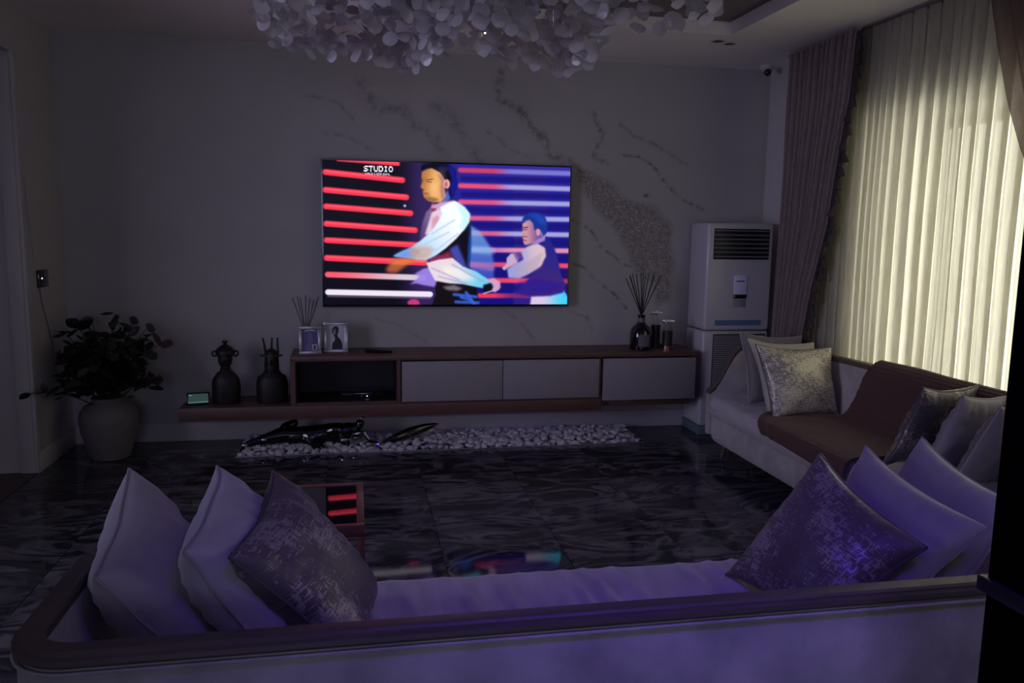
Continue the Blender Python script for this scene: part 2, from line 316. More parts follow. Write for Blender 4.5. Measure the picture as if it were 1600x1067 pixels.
# marble floor: individual tiles
def floor():
    t = .61
    m, nt, b = new_mat('dark_marble'); N = nt.nodes; L = nt.links
    tc = N.new('ShaderNodeTexCoord'); oi = N.new('ShaderNodeObjectInfo')
    cx = N.new('ShaderNodeCombineXYZ'); mu = N.new('ShaderNodeMath'); mu.operation = 'MULTIPLY'; mu.inputs[1].default_value = 37
    L.new(oi.outputs['Random'], mu.inputs[0]); L.new(mu.outputs[0], cx.inputs[2])
    mp = N.new('ShaderNodeMapping'); mp.inputs['Scale'].default_value = (.75, 1.6, 1); L.new(tc.outputs['Object'], mp.inputs[0])
    ad = N.new('ShaderNodeVectorMath'); ad.operation = 'ADD'; L.new(mp.outputs[0], ad.inputs[0]); L.new(cx.outputs[0], ad.inputs[1])
    n1 = N.new('ShaderNodeTexNoise'); n1.inputs['Scale'].default_value = 1.9; n1.inputs['Detail'].default_value = 5; n1.inputs['Distortion'].default_value = 2.4; L.new(ad.outputs[0], n1.inputs[0])
    n1b = N.new('ShaderNodeTexNoise'); n1b.inputs['Scale'].default_value = 9; n1b.inputs['Detail'].default_value = 5; L.new(ad.outputs[0], n1b.inputs[0])
    s1 = N.new('ShaderNodeMath'); s1.operation = 'MULTIPLY_ADD'; s1.inputs[1].default_value = 24; L.new(n1.outputs[0], s1.inputs[0])
    s0 = N.new('ShaderNodeMath'); s0.operation = 'MULTIPLY'; s0.inputs[1].default_value = 4; L.new(n1b.outputs[0], s0.inputs[0]); L.new(s0.outputs[0], s1.inputs[2])
    s2 = N.new('ShaderNodeMath'); s2.operation = 'SINE'; L.new(s1.outputs[0], s2.inputs[0])
    s3 = N.new('ShaderNodeMath'); s3.operation = 'MULTIPLY'; s4 = N.new('ShaderNodeMath'); s4.operation = 'MULTIPLY_ADD'; s4.inputs[1].default_value = .62; s4.inputs[2].default_value = .8; L.new(s2.outputs[0], s4.inputs[0]); L.new(s4.outputs[0], s3.inputs[0])
    n2 = N.new('ShaderNodeTexNoise'); n2.inputs['Scale'].default_value = 3.2; n2.inputs['Detail'].default_value = 4; L.new(ad.outputs[0], n2.inputs[0]); L.new(n2.outputs[0], s3.inputs[1])
    cr = N.new('ShaderNodeValToRGB'); e = cr.color_ramp.elements
    e[0].position = .08; e[0].color = (.020, .019, .025, 1); e[1].position = .85; e[1].color = (.135, .130, .142, 1)
    e2 = e.new(.35); e2.color = (.042, .040, .050, 1); e3 = e.new(.55); e3.color = (.070, .068, .080, 1)
    L.new(s3.outputs[0], cr.inputs[0]); L.new(cr.outputs[0], b.inputs['Base Color'])
    b.inputs['Roughness'].default_value = .055; b.inputs['Specular IOR Level'].default_value = .20
    fl = struct('floor', MB().box(-3.6, XR, -6, YB, -.12, -.018), mat('grout', (.02, .018, .02), .8))
    # pit cut out of the tiles under the media unit: X -.83..2.18, Y > 5.76
    px0, px1, py0 = -.83, 2.18, 5.765
    cache = {}
    def tile(x0, x1, y0, y1):
        x0, x1, y0, y1 = max(x0, -3.6), min(x1, XR), max(y0, -3.4), min(y1, YB)
        if x1 - x0 < .03 or y1 - y0 < .03: return
        key = (round(x1 - x0, 3), round(y1 - y0, 3))
        if key not in cache:
            w_, h_ = (x1 - x0) / 2 - .0012, (y1 - y0) / 2 - .0012
            cache[key] = mesh('tile', MB().box(-w_, w_, -h_, h_, -.018, 0, .0012, 1), m)
        inst('tile', cache[key], fl, ((x0 + x1) / 2, (y0 + y1) / 2, 0))
    ys = [5.17 - t * k for k in range(15)][::-1] + [5.78 - .015, YB]
    xs = [-.19 - t * k for k in range(6)][::-1] + [.42 + t * k for k in range(6)]
    for x0, x1 in zip(xs[:-1], xs[1:]):
        for y0, y1 in zip(ys[:-1], ys[1:]):
            if y0 >= py0 - .01:
                if x1 > px0 and x0 < px1:
                    if x0 < px0: tile(x0, px0, y0, y1)
                    if x1 > px1: tile(px1, x1, y0, y1)
                    continue
            tile(x0, x1, y0, y1)
floor()

# ================================================================== pebble bed
def pebbles():
    t = thing('pebble_bed', 'long strip of loose pale stones in a shallow floor recess under the floating shelf', 'stones', (.675, 6.0, -.018))
    obj('edging', MB().box(-.83, 2.18, 5.765, 5.775, -.018, .006).box(-.83, -.82, 5.775, 6.27, -.018, .006).box(2.17, 2.18, 5.775, 6.27, -.018, .006), silver, t)
    ms = []
    for k in range(7):
        bm = bmesh.new(); bmesh.ops.create_icosphere(bm, subdivisions=1, radius=1)
        rr = random.Random(k)
        for v in bm.verts: v.co *= rr.uniform(.72, 1.12)
        mb = MB(); bm.verts.index_update(); mb.add([v.co[:] for v in bm.verts], [[v.index for v in f.verts] for f in bm.faces]); bm.free()
        ms.append(mesh('stone', mb, stone_m, 20))
    spots = []
    for j in range(9):
        for i in range(54):
            spots.append((-.79 + i * .0555 + R.uniform(-.016, .016) + (j % 2) * .025, 5.80 + j * .053 + R.uniform(-.014, .014)))
    spots = [s for s in spots if -.80 < s[0] < 2.15 and s[1] < 6.24]
    n = 0; stuff = MB()
    for (x, y) in spots:
        sx = R.uniform(.028, .046); sy = sx * R.uniform(.7, 1); sz = sx * R.uniform(.45, .7)
        z = R.uniform(.004, .022) + .012 * (y > 5.85); rot = Matrix.Rotation(R.uniform(0, 6), 3, 'Z') @ Matrix.Rotation(R.uniform(-.6, .6), 3, 'X')
        if n < 300: inst('stone', ms[n % 7], t, (x, y, z), rot.to_euler(), (sx, sy, sz))
        else:
            me = ms[n % 7]; stuff.add([Vector((x, y, z)) + rot @ Vector((v.co.x * sx, v.co.y * sy, v.co.z * sz)) for v in me.vertices], [tuple(p.vertices) for p in me.polygons])
        n += 1
    # a bottom layer that fills the gaps
    for k in range(420):
        x, y = R.uniform(-.79, 2.14), R.uniform(5.79, 6.24); s_ = R.uniform(.022, .032); me = ms[k % 7]
        stuff.add([(x + v.co.x * s_, y + v.co.y * s_, -.002 + v.co.z * s_ * .5) for v in me.vertices], [tuple(p.vertices) for p in me.polygons])
    o = obj('stone', stuff, stone_m, t, 20); o['kind'] = 'stuff'
pebbles()

# ================================================================== media unit
def media():
    YFc = 5.87; b = YB - .002
    u = thing('media_unit', 'long wall-hung walnut media cabinet with three grey doors under the television', 'cabinet', (1.09, 6.08, .335))
    obj('carcass', MB().box(-.455, 2.63, YFc - .005, b, .655, .69, .003).box(-.455, -.42, YFc, b, .335, .655).box(.30, .325, YFc, b, .335, .655)
        .box(2.60, 2.63, YFc + .02, b, .31, .655).box(1.835, 1.86, YFc + .02, b, .335, .655).box(-.42, 2.60, YFc + .01, b, .335, .35)
        .box(-.42, .30, b - .01, b, .35, .655), wood, u)
    obj('compartment_lining', MB().box(-.42, -.412, YFc + .02, b - .01, .35, .655).box(.292, .30, YFc + .02, b - .01, .35, .655).box(-.412, .292, b - .02, b - .01, .35, .655).box(-.412, .292, YFc + .02, b - .01, .35, .356).box(-.412, .292, YFc + .02, b - .01, .648, .655), black_in, u)
    for x0, x1 in ((.335, 1.082), (1.088, 1.835), (1.868, 2.622)):
        z0 = .345 if x0 < 1.5 else .318
        obj('door', MB().box(x0, x1, YFc - .004, YFc + .016, z0, .643, .002), door_grey, u)
    sh = thing('floating_shelf', 'low floating walnut shelf running out left beneath the media cabinet', 'shelf', (.3, 6.05, .24))
    obj('board', MB().box(-1.215, 1.86, YFc - .0, b, .24, .333, .003), wood, sh)
    obj('return_panel', MB().box(1.86, 2.60, YFc + .05, b, .262, .308, .002), wood, sh)
media()
sb = thing('set_top_box', 'black set-top box with a lit dot inside the open compartment', 'media box', (.05, 6.05, .357))
sbb = obj('body', MB().box(-.10, .20, 5.98, 6.18, .357, .397, .004), gloss_black, sb)
obj('status_light', MB().ball((.085, 5.979, .372), .003), mat('led_white', (1, 1, 1), emit=((.7, .8, 1), 6)), sbb)
obj('button', MB().box(.045, .049, 5.975, 5.981, .364, .388), silver, sbb)

# ================================================================== television
def screen_image(W, Hh):
    """paints the broadcast picture; working units are a 1600x967 sketch of the set"""
    ss = 2
    u, v = np.meshgrid((np.arange(W * ss) + .5) / (W * ss), (np.arange(Hh * ss) + .5) / (Hh * ss))
    tl, tr, bl, br = [np.array(p, float) for p in ((80, 72), (1530, 120), (96, 918), (1506, 915))]
    x = (1 - v) * ((1 - u) * tl[0] + u * tr[0]) + v * ((1 - u) * bl[0] + u * br[0])
    y = (1 - v) * ((1 - u) * tl[1] + u * tr[1]) + v * ((1 - u) * bl[1] + u * br[1])
    im = np.zeros(x.shape + (3,))
    def ss_(a, b, t): t = np.clip((t - a) / (b - a), 0, 1); return t * t * (3 - 2 * t)
    def over(c, a):
        nonlocal im
        c = np.array(c, float) if not (isinstance(c, np.ndarray) and c.ndim == 3) else c
        im = im * (1 - a[..., None]) + c * a[..., None]
    def blur(a, n):
        for _ in range(2):
            for ax in (0, 1):
                k = np.cumsum(np.concatenate([np.repeat(np.take(a, [0], ax), n + 1, ax), a, np.repeat(np.take(a, [-1], ax), n, ax)], ax), ax)
                L_ = a.shape[ax]; a = (np.take(k, range(2 * n + 1, 2 * n + 1 + L_), ax) - np.take(k, range(0, L_), ax)) / (2 * n + 1)
        return a
    def poly(p, c, a=1., bl_=1):
        m = inside(x, y, p).astype(float)
        if bl_: m = blur(m, bl_)
        over(c, m * a)
    def grad(c0, c1, x0, y0, x1, y1):
        t = ss_(0, 1, ((x - x0) * (x1 - x0) + (y - y0) * (y1 - y0)) / ((x1 - x0) ** 2 + (y1 - y0) ** 2))[..., None]
        return np.array(c0, float) * (1 - t) + np.array(c1, float) * t
    def bar(x0, y0, x1, y1, th, c, a=1., soft=4):
        t = np.clip(((x - x0) * (x1 - x0) + (y - y0) * (y1 - y0)) / ((x1 - x0) ** 2 + (y1 - y0) ** 2), 0, 1)
        d = np.hypot(x - x0 - t * (x1 - x0), y - y0 - t * (y1 - y0)); over(c, ss_(th + soft, th - soft, d) * a)
    def ell(cx, cy, rx, ry, c, a=1., soft=.25):
        over(c, ss_(1 + soft, 1 - soft, np.hypot((x - cx) / rx, (y - cy) / ry)) * a)
    over((10, 7, 20), np.ones_like(x))
    over(grad((8, 6, 18), (52, 34, 92), 470, 0, 660, 0), np.ones_like(x) * .9)
    right = ss_(780, 880, x)
    over(grad((40, 34, 150), (16, 12, 120), 0, 100, 0, 800), right)
    over((70, 66, 190), ss_(980, 1500, x) * ss_(160, 90, y) * .6)
    over((58, 40, 130), ss_(1170, 1190, x) * ss_(1395, 1375, x) * .55)
    for yy in (190, 280, 370, 455, 550, 640, 730, 820): bar(880, yy - 8, 1520, yy + 6, 15, (18, 14, 110), .75, 10)
    red, red2 = (236, 52, 76), (205, 60, 96)
    for a in ((170, 70, 505, 97, 12), (100, 143, 530, 190, 17), (100, 245, 553, 288, 17), (104, 340, 577, 380, 17), (106, 440, 603, 478, 17), (108, 536, 640, 566, 17), (110, 640, 660, 668, 18)):
        bar(a[0], a[1], a[2], a[3], a[4], red, 1, 5); bar(a[0], a[1] - 5, a[2], a[3] - 5, 5, (255, 96, 116), .7, 4)
    bar(116, 738, 650, 757, 17, grad((238, 84, 104), (206, 190, 205), 120, 0, 560, 0), 1, 5)
    bar(118, 842, 690, 855, 17, (228, 216, 232), 1, 5); bar(118, 866, 690, 876, 6, (120, 105, 130), .6)
    for y0, y1, c0, c1 in ((133, 155, red2, (120, 116, 200)), (222, 243, (232, 76, 110), (160, 156, 214)), (315, 330, (225, 80, 120), (160, 158, 216)), (408, 418, (215, 86, 130), (160, 158, 214)), (495, 507, (210, 92, 130), (165, 160, 214)), (592, 600, (196, 110, 165), (224, 140, 168)), (676, 688, (214, 70, 110), (240, 70, 100)), (770, 778, (236, 58, 84), (236, 70, 100)), (862, 865, (232, 56, 84), (120, 40, 110))):
        bar(866, y0, 1530, y1, 14, grad(c0, c1, 1040, 0, 1190, 0), .95, 8)
    over((30, 16, 60), ss_(1390, 1450, x) * ss_(700, 760, y) * .3)
    ell(596, 906, 34, 22, (205, 54, 120), .9)
    ell(545, 337, 8, 8, (200, 190, 230), .8)
    # ghosted swinging arm behind the front dancer
    poly([(925, 450), (985, 490), (1040, 570), (1062, 660), (1064, 755), (1010, 765), (930, 720), (900, 600)], grad((120, 180, 232), (70, 100, 200), 0, 460, 0, 760), .72, 5)
    bar(940, 590, 1050, 600, 22, (150, 200, 235), .4, 14); bar(930, 680, 1050, 700, 18, (196, 110, 170), .5, 12)
    # right dancer
    poly([(1280, 915), (1290, 850), (1400, 830), (1480, 820), (1508, 870), (1506, 918)], grad((206, 188, 220), (60, 200, 236), 1340, 0, 1500, 0), 1, 3)
    poly([(1345, 525), (1380, 515), (1425, 570), (1450, 650), (1470, 740), (1498, 800), (1480, 845), (1400, 865), (1280, 868), (1200, 850), (1240, 800), (1300, 730), (1370, 660), (1372, 590)], grad((34, 34, 128), (62, 34, 112), 0, 560, 0, 850), 1, 3)
    poly([(1200, 790), (1300, 760), (1480, 790), (1490, 840), (1300, 862), (1200, 850)], (36, 20, 140), .6, 6)
    poly([(1262, 575), (1320, 552), (1368, 580), (1378, 630), (1345, 690), (1280, 730), (1215, 762), (1150, 758), (1142, 705), (1205, 668), (1240, 650), (1225, 610)], grad((150, 150, 205), (206, 180, 190), 1180, 640, 1340, 620), 1, 3)
    poly([(1215, 690), (1320, 630), (1360, 610), (1330, 700), (1260, 740), (1190, 750)], (172, 150, 176), .6, 5)
    poly([(1140, 640), (1165, 615), (1195, 612), (1215, 640), (1200, 670), (1160, 690), (1125, 715), (1110, 700), (1140, 675)], (186, 160, 190), 1, 2)
    poly([(1178, 612), (1225, 605), (1235, 650), (1200, 655)], (96, 66, 150), .8, 3)
    poly([(1234, 440), (1285, 415), (1320, 460), (1350, 480), (1352, 525), (1325, 548), (1285, 560), (1248, 566), (1238, 545), (1240, 530), (1228, 505), (1236, 480)], grad((196, 140, 150), (110, 74, 150), 1250, 0, 1345, 0), 1, 2)
    poly([(1290, 560), (1330, 530), (1375, 510), (1370, 540), (1310, 565)], (150, 120, 190), 1, 2)
    poly([(1228, 445), (1238, 405), (1280, 378), (1330, 378), (1372, 400), (1388, 448), (1380, 500), (1358, 515), (1350, 475), (1322, 470), (1306, 480), (1300, 440), (1280, 420), (1252, 425)], (22, 48, 140), 1, 2)
    poly([(1260, 385), (1330, 385), (1370, 410), (1380, 450), (1340, 440), (1300, 400)], (30, 80, 190), .5, 5)
    bar(1238, 478, 1262, 476, 2.0, (60, 26, 60), .9, 3); bar(1236, 515, 1262, 518, 2.0, (70, 26, 60), .9, 3); bar(1240, 537, 1256, 540, 3, (120, 50, 80), .9, 3)
    ell(1330, 492, 13, 20, (210, 150, 170), .9); bar(1240, 466, 1266, 462, 3, (30, 24, 70), .9, 3)
    # front dancer: neck, head
    poly([(735, 330), (790, 250), (812, 290), (790, 315), (720, 350), (694, 348), (700, 325)], grad((170, 110, 120), (60, 90, 200), 730, 0, 810, 0), 1, 2)
    poly([(644, 140), (700, 118), (745, 130), (775, 175), (772, 240), (780, 280), (750, 315), (712, 318), (678, 308), (655, 288), (648, 262), (650, 246), (634, 230), (646, 196), (640, 170)], grad((176, 116, 62), (226, 166, 100), 640, 200, 720, 215), 1, 2)
    poly([(730, 150), (775, 175), (772, 250), (780, 285), (755, 300), (745, 240), (752, 200)], (160, 110, 120), .75, 4)
    poly([(655, 288), (700, 285), (745, 300), (712, 320), (680, 310)], (120, 78, 56), .7, 3)
    poly([(648, 262), (690, 262), (690, 285), (660, 290)], (150, 96, 70), .5, 3)
    poly([(640, 140), (636, 118), (650, 98), (720, 92), (800, 100), (836, 130), (846, 210), (834, 270), (812, 300), (800, 270), (806, 220), (796, 186), (774, 184), (764, 166), (748, 146), (700, 122), (668, 122)], (8, 8, 24), 1, 2)
    poly([(790, 100), (830, 120), (848, 200), (836, 270), (812, 300), (806, 225), (815, 180), (800, 140)], (20, 24, 150), .85, 4)
    poly([(740, 128), (770, 140), (785, 180), (762, 170)], (90, 60, 60), .6, 3)
    ell(786, 212, 19, 26, (226, 160, 150), 1); ell(783, 214, 9, 15, (170, 90, 90), .8)
    bar(668, 190, 706, 184, 2.0, (60, 28, 16), .95, 3); bar(640, 190, 650, 188, 2.0, (60, 28, 16), .9, 3)
    bar(676, 200, 698, 200, 2.0, (40, 22, 20), .9, 3); bar(652, 265, 676, 266, 2.0, (150, 44, 50), .95, 3); bar(644, 240, 655, 246, 4, (120, 70, 40), .7, 3)
    ell(715, 232, 20, 24, (238, 182, 120), .5, .6)
    # torso
    poly([(700, 345), (668, 372), (648, 430), (634, 500), (636, 540), (668, 520), (720, 440), (750, 350)], grad((120, 96, 140), (84, 60, 110), 0, 360, 0, 520), 1, 3)
    poly([(698, 342), (740, 322), (830, 305), (836, 320), (770, 345), (730, 365), (690, 360)], (196, 150, 200), 1, 2)
    poly([(690, 350), (725, 352), (728, 372), (700, 372)], (130, 40, 80), .9, 2)
    poly([(920, 405), (928, 480), (925, 600), (915, 720), (880, 705), (835, 665), (800, 615), (740, 630), (760, 560), (860, 460)], (14, 9, 22), 1, 3)
    poly([(922, 430), (932, 560), (920, 700), (905, 690), (912, 560)], (24, 70, 170), .8, 3)
    poly([(800, 590), (850, 560), (890, 660), (910, 715), (850, 690)], (66, 74, 176), .9, 5)
    poly([(680, 640), (760, 620), (800, 600), (830, 650), (760, 665), (690, 668)], (150, 40, 70), .8, 5)
    poly([(700, 375), (750, 350), (800, 360), (790, 430), (740, 470), (690, 500), (660, 505), (680, 440)], (222, 196, 214), 1, 3)
    poly([(700, 410), (735, 390), (752, 420), (730, 470), (700, 480)], (196, 130, 150), .7, 4)
    arm = [(748, 345), (800, 318), (838, 310), (890, 345), (922, 385), (918, 430), (885, 480), (840, 530), (780, 585), (720, 628), (664, 655), (600, 650), (530, 638), (478, 630), (520, 606), (580, 580), (640, 535), (700, 480), (735, 430), (760, 385)]
    poly([(636, 196), (646, 176), (664, 172), (660, 200)], (150, 96, 52), .5, 5); poly([(690, 200), (730, 196), (742, 250), (716, 292), (690, 270)], (240, 188, 128), .35, 9); poly([(716, 124), (760, 108), (800, 120), (780, 150)], (60, 56, 120), .5, 5)
    poly(arm, grad((236, 240, 250), (150, 196, 236), 830, 400, 520, 630), 1, 2)
    poly([(838, 312), (890, 345), (922, 385), (918, 430), (885, 480), (860, 470), (880, 410)], (190, 236, 246), .9, 5)
    poly([(478, 630), (520, 606), (590, 578), (640, 600), (600, 640), (530, 640)], (96, 140, 224), .9, 6)
    poly([(560, 600), (620, 570), (700, 575), (712, 600), (660, 655), (600, 650)], (206, 150, 120), .7, 8)
    for a in ((700, 500, 830, 420), (660, 560, 800, 490), (720, 600, 850, 500), (640, 610, 720, 590)): bar(*a, 5, (170, 186, 210), .6, 5)
    poly([(436, 712), (470, 650), (540, 640), (610, 650), (560, 680), (530, 705), (500, 730), (450, 728)], (190, 96, 60), .85, 7)
    poly([(470, 660), (560, 645), (600, 660), (540, 680), (480, 680)], (226, 120, 60), .8, 6)
    # shirt tail, trousers, hand behind
    poly([(700, 765), (800, 785), (955, 798), (968, 850), (976, 918), (702, 918), (724, 850), (716, 800)], (16, 10, 16), 1, 2)
    poly([(760, 810), (830, 800), (880, 820), (850, 835), (790, 830)], (150, 140, 150), .7, 4)
    for a in ((830, 856, 960, 870), (840, 900, 970, 905), (900, 845, 950, 915), (870, 872, 930, 890)): bar(*a, 9, (54, 96, 214), .85, 7)
    poly([(574, 796), (630, 750), (600, 735), (650, 705), (700, 690), (730, 770), (718, 812), (650, 800), (610, 790)], (150, 124, 220), .95, 3)
    poly([(668, 670), (740, 650), (820, 640), (880, 690), (960, 720), (1020, 760), (1078, 800), (1040, 825), (960, 812), (880, 795), (800, 790), (720, 775), (690, 720)], grad((222, 206, 214), (110, 196, 228), 780, 700, 1010, 780), 1, 2)
    poly([(760, 690), (860, 700), (960, 770), (880, 770), (780, 740)], (240, 232, 226), .7, 8)
    for a in ((700, 700, 860, 770), (820, 680, 1000, 780), (740, 750, 900, 790)): bar(*a, 5, (150, 140, 190), .5, 5)
    poly([(1000, 800), (1050, 785), (1066, 830), (1040, 850), (1000, 845)], (10, 10, 26), 1, 3)
    poly([(1020, 770), (1060, 758), (1100, 780), (1104, 815), (1070, 845), (1050, 830), (1066, 800)], (206, 150, 186), 1, 3)
    bar(1004, 850, 1090, 824, 5, (190, 160, 210), .8, 3)
    # letters
    F5 = {'S': '0111110000011100000111110', 'T': '1111100100001000010000100', 'U': '1000110001100011000101110', 'D': '1111010001100011000111110', 'I': '0111000100001000010001110', 'O': '0111010001100011000101110',
          'N': '1000111001101011001110001', 'V': '1000110001100010101000100', 'E': '1111110000111101000011111', 'R': '1111010001111101001010001', 'A': '0111010001111111000110001', 'L': '1000010000100001000011111'}
    def text(s, x0, y0, cw, ch, slope, a):
        for i, c in enumerate(s):
            for k, b_ in enumerate(F5[c]):
                if b_ == '1':
                    px = x0 + (i * 6 + k % 5) * cw; py = y0 + (k // 5) * ch + slope * (px - x0)
                    m = ((x >= px) & (x < px + cw * 1.12) & (y >= py) & (y < py + ch * 1.12)).astype(float); over((248, 244, 252), m * a)
    text('STUDIO', 312, 107, 4.7, 6.4, .025, 1.); text('UNIVERSAL', 320, 146, 2.75, 2.3, .04, .85)
    im = im.reshape(Hh, ss, W, ss, 3).mean((1, 3)) / 255
    return np.where(im <= .04045, im / 12.92, ((im + .055) / 1.055) ** 2.4)
def television():
    x0, x1, z0, z1, y0 = -.232, 1.668, 1.013, 2.105, 6.205
    t = thing('television', 'large flat television lit with two dancers in front of red light bars', 'television', ((x0 + x1) / 2, y0 + .03, z0))
    obj('housing', MB().box(x0, x1, y0 + .004, y0 + .03, z0, z1, .003).box(x0 + .3, x1 - .3, y0 + .03, YB - .003, z0 + .15, z1 - .3, .01), matt_black, t)
    bz = .011
    obj('bezel', MB().box(x0, x1, y0, y0 + .006, z0, z0 + bz * 1.6).box(x0, x1, y0, y0 + .006, z1 - bz, z1).box(x0, x0 + bz, y0, y0 + .006, z0 + bz * 1.6, z1 - bz).box(x1 - bz, x1, y0, y0 + .006, z0 + bz * 1.6, z1 - bz), gloss_black, t)
    a0, a1, b0, b1 = x0 + bz, x1 - bz, z0 + bz * 1.6, z1 - bz
    W, Hh = 480, 270
    im = screen_image(W + 1, Hh + 1)
    vs = np.stack([*(lambda g: (g[0], np.full(g[0].shape, y0 + .003), g[1]))(np.meshgrid(np.linspace(a0, a1, W + 1), np.linspace(b1, b0, Hh + 1)))], -1).reshape(-1, 3) - np.array(worldloc(t))
    idx = (np.arange(Hh)[:, None] * (W + 1) + np.arange(W)[None]).reshape(-1)
    me = bpy.data.meshes.new('screen'); me.from_pydata(vs.tolist(), [], np.stack([idx, idx + W + 1, idx + W + 2, idx + 1], -1).tolist())
    ca = me.color_attributes.new('picture', 'FLOAT_COLOR', 'POINT')
    rgba = np.ones(((W + 1) * (Hh + 1), 4), np.float32); rgba[:, :3] = im.reshape(-1, 3); ca.data.foreach_set('color', rgba.reshape(-1))
    m, nt, b = new_mat('lit_screen'); N = nt.nodes; L = nt.links
    at = N.new('ShaderNodeAttribute'); at.attribute_name = 'picture'; L.new(at.outputs['Color'], b.inputs['Emission Color'])
    b.inputs['Emission Strength'].default_value = 1.15; b.inputs['Specular IOR Level'].default_value = .15; b.inputs['Base Color'].default_value = (.004, .004, .004, 1); b.inputs['Roughness'].default_value = .3
    me.materials.append(m); o = bpy.data.objects.new('screen', me); col.objects.link(o); o.parent = t
television()

# ================================================================== air conditioner
def aircon():
    x0, x1, y0, y1 = 2.70, 3.255, 5.93, 6.27
    t = thing('air_conditioner', 'tall white floor-standing air conditioner with dark vents in the corner', 'air conditioner', (2.98, 6.1, 0))
    obj('upper_body', MB().box(x0, x1, y0, y1, .845, 1.69, .025, 4), ac_white, t)
    obj('lower_body', MB().box(x0, x1, y0 + .006, y1, .075, .84, .018, 3), ac_white, t)
    obj('plinth', MB().box(x0 - .005, x1 + .005, y0 - .005, y1, 0, .078, .006), mat('ac_teal', (.12, .17, .20), .5), t)
    obj('outlet_recess', MB().box(x0 + .05, x1 - .035, y0 - .003, y0 + .01, 1.405, 1.645, .004), ac_dark, t)
    for k in range(7):
        z = 1.425 + k * .0335
        mb = MB().box(x0 + .055, x1 - .04, y0 - .016, y0 - .002, z, z + .007, .002, 1); obj('louvre', mb, mat('ac_louvre', (.26, .25, .29), .35), t)
    dp = obj('display_panel', MB().box(2.935, 3.045, y0 - .006, y0 + .002, 1.135, 1.282, .003), mat('ac_panel', (.72, .68, .95), .3), t)
    obj('display_slot', MB().box(2.955, 3.022, y0 - .0075, y0 - .005, 1.232, 1.240), ac_dark, dp)
    obj('display_window', MB().box(2.935, 3.045, y0 - .007, y0 + .002, 1.100, 1.130, .002), gloss_black, t)
    obj('emblem', MB().box(2.935, 3.045, y0 - .003, y0 + .002, 1.03, 1.098, .002).lathe([(.012, 0), (.012, .002)], (2.99, y0 - .004, 1.075), 12), mat('ac_badge', (.30, .29, .30), .3), t)
    obj('blue_sticker', MB().box(2.79, 3.185, y0 - .0025, y0 + .001, .885, .928), mat('ac_sticker', (.10, .19, .32), .4), t)
    g = MB()
    for k in range(44):
        z = .165 + k * .0147; g.box(x0 + .09, x1 - .03, y0 - .005, y0 + .007, z, z + .0062)
    gr = obj('intake_grille', g, ac_white, t, 20); gr['kind'] = 'stuff'
    obj('grille_back', MB().box(x0 + .085, x1 - .025, y0 + .002, y0 + .008, .155, .815), ac_dark, t)
aircon()

# ================================================================== things on the unit
def frame(nm, label, x, y, z, wd, ht, rz, lean, art):
    t = thing(nm, label, 'photo frame', (x, y, z), 'framed portraits on the media cabinet')
    M_ = Matrix.Translation((x, y, z)) @ Matrix.Rotation(rz, 4, 'Z') @ Matrix.Rotation(-lean, 4, 'X')
    def T(mb): mb.v = [tuple(M_ @ Vector(v)) for v in mb.v]; return mb
    b = .024
    obj('moulding', T(MB().box(-wd / 2, wd / 2, 0, .018, 0, b, .003).box(-wd / 2, wd / 2, 0, .018, ht - b, ht, .003).box(-wd / 2, -wd / 2 + b, 0, .018, b, ht - b, .003).box(wd / 2 - b, wd / 2, 0, .018, b, ht - b, .003)), silver, t)
    obj('stand', T(MB().box(-.02, .02, .018, .022, .0, ht * .7)), matt_black, t)
    mt = mat('mount_white', (.55, .54, .62), .6)
    obj('mount', T(MB().box(-wd / 2 + b, wd / 2 - b, .010, .014, b, ht - b)), mt if art == 'bust' else mat('mount_blue', (.10, .09, .24), .5), t)
    w2, h2 = wd / 2 - b, ht - 2 * b
    pic = MB()
    def flat(mb, pts, lay):
        n = len(pts); mb.add([(p[0] * w2, .0098 - lay * .0004, b + p[1] * h2) for p in pts], [tuple(range(n))])
    if art == 'bust':
        flat(pic, [(-.45, 0), (.75, 0), (.72, .2), (.55, .38), (.22, .52), (.18, .62), (.30, .72), (.30, .9), (.05, .97), (-.25, .93), (-.45, .8), (-.42, .68), (-.2, .55), (-.12, .5), (-.1, .38), (-.4, .25)], 1)
        po = obj('portrait', T(pic), matt_black, t)
        f2 = MB(); flat(f2, [(-.3, .60), (-.05, .62), (-.02, .75), (-.12, .86), (-.28, .8)], 3); obj('portrait_face', T(f2), mat('face_grey', (.30, .29, .30), .6), po)
    else:
        flat(pic, [(-.7, 0), (.7, 0), (.62, .18), (.3, .3), (.2, .38), (.32, .5), (.33, .7), (.1, .85), (-.2, .83), (-.36, .68), (-.34, .5), (-.18, .38), (-.3, .3), (-.62, .2)], 1)
        obj('portrait', T(pic), mat('portrait_violet', (.17, .14, .34), .5), t)
        f3 = MB(); flat(f3, [(-.9, .86), (-.5, .97), (0, 1.0), (.5, .97), (.9, .88), (.6, .90), (0, .93), (-.6, .9)], 2); obj('arch', T(f3), mt, t)
        f4 = MB(); flat(f4, [(.25, .04), (.9, .04), (.9, .30), (.25, .30)], 3); ip = obj('inset_photo', T(f4), mt, t)
        f5 = MB(); flat(f5, [(.42, .07), (.75, .07), (.72, .25), (.46, .25)], 4); obj('inset_portrait', T(f5), mat('portrait_violet2', (.06, .05, .14), .5), ip)
frame('photo_frame', 'small silver photo frame with a blue-violet portrait, in front of reed diffuser', -.318, 5.99, .690, .158, .205, .10, .12, 'violet')
frame('photo_frame', 'taller tilted silver photo frame with a black head-and-neck silhouette on white', -.138, 6.06, .690, .178, .225, -.02, .14, 'bust')
rc = thing('remote_control', 'black remote control lying flat on the cabinet below the television', 'remote', (.165, 6.0, .691))
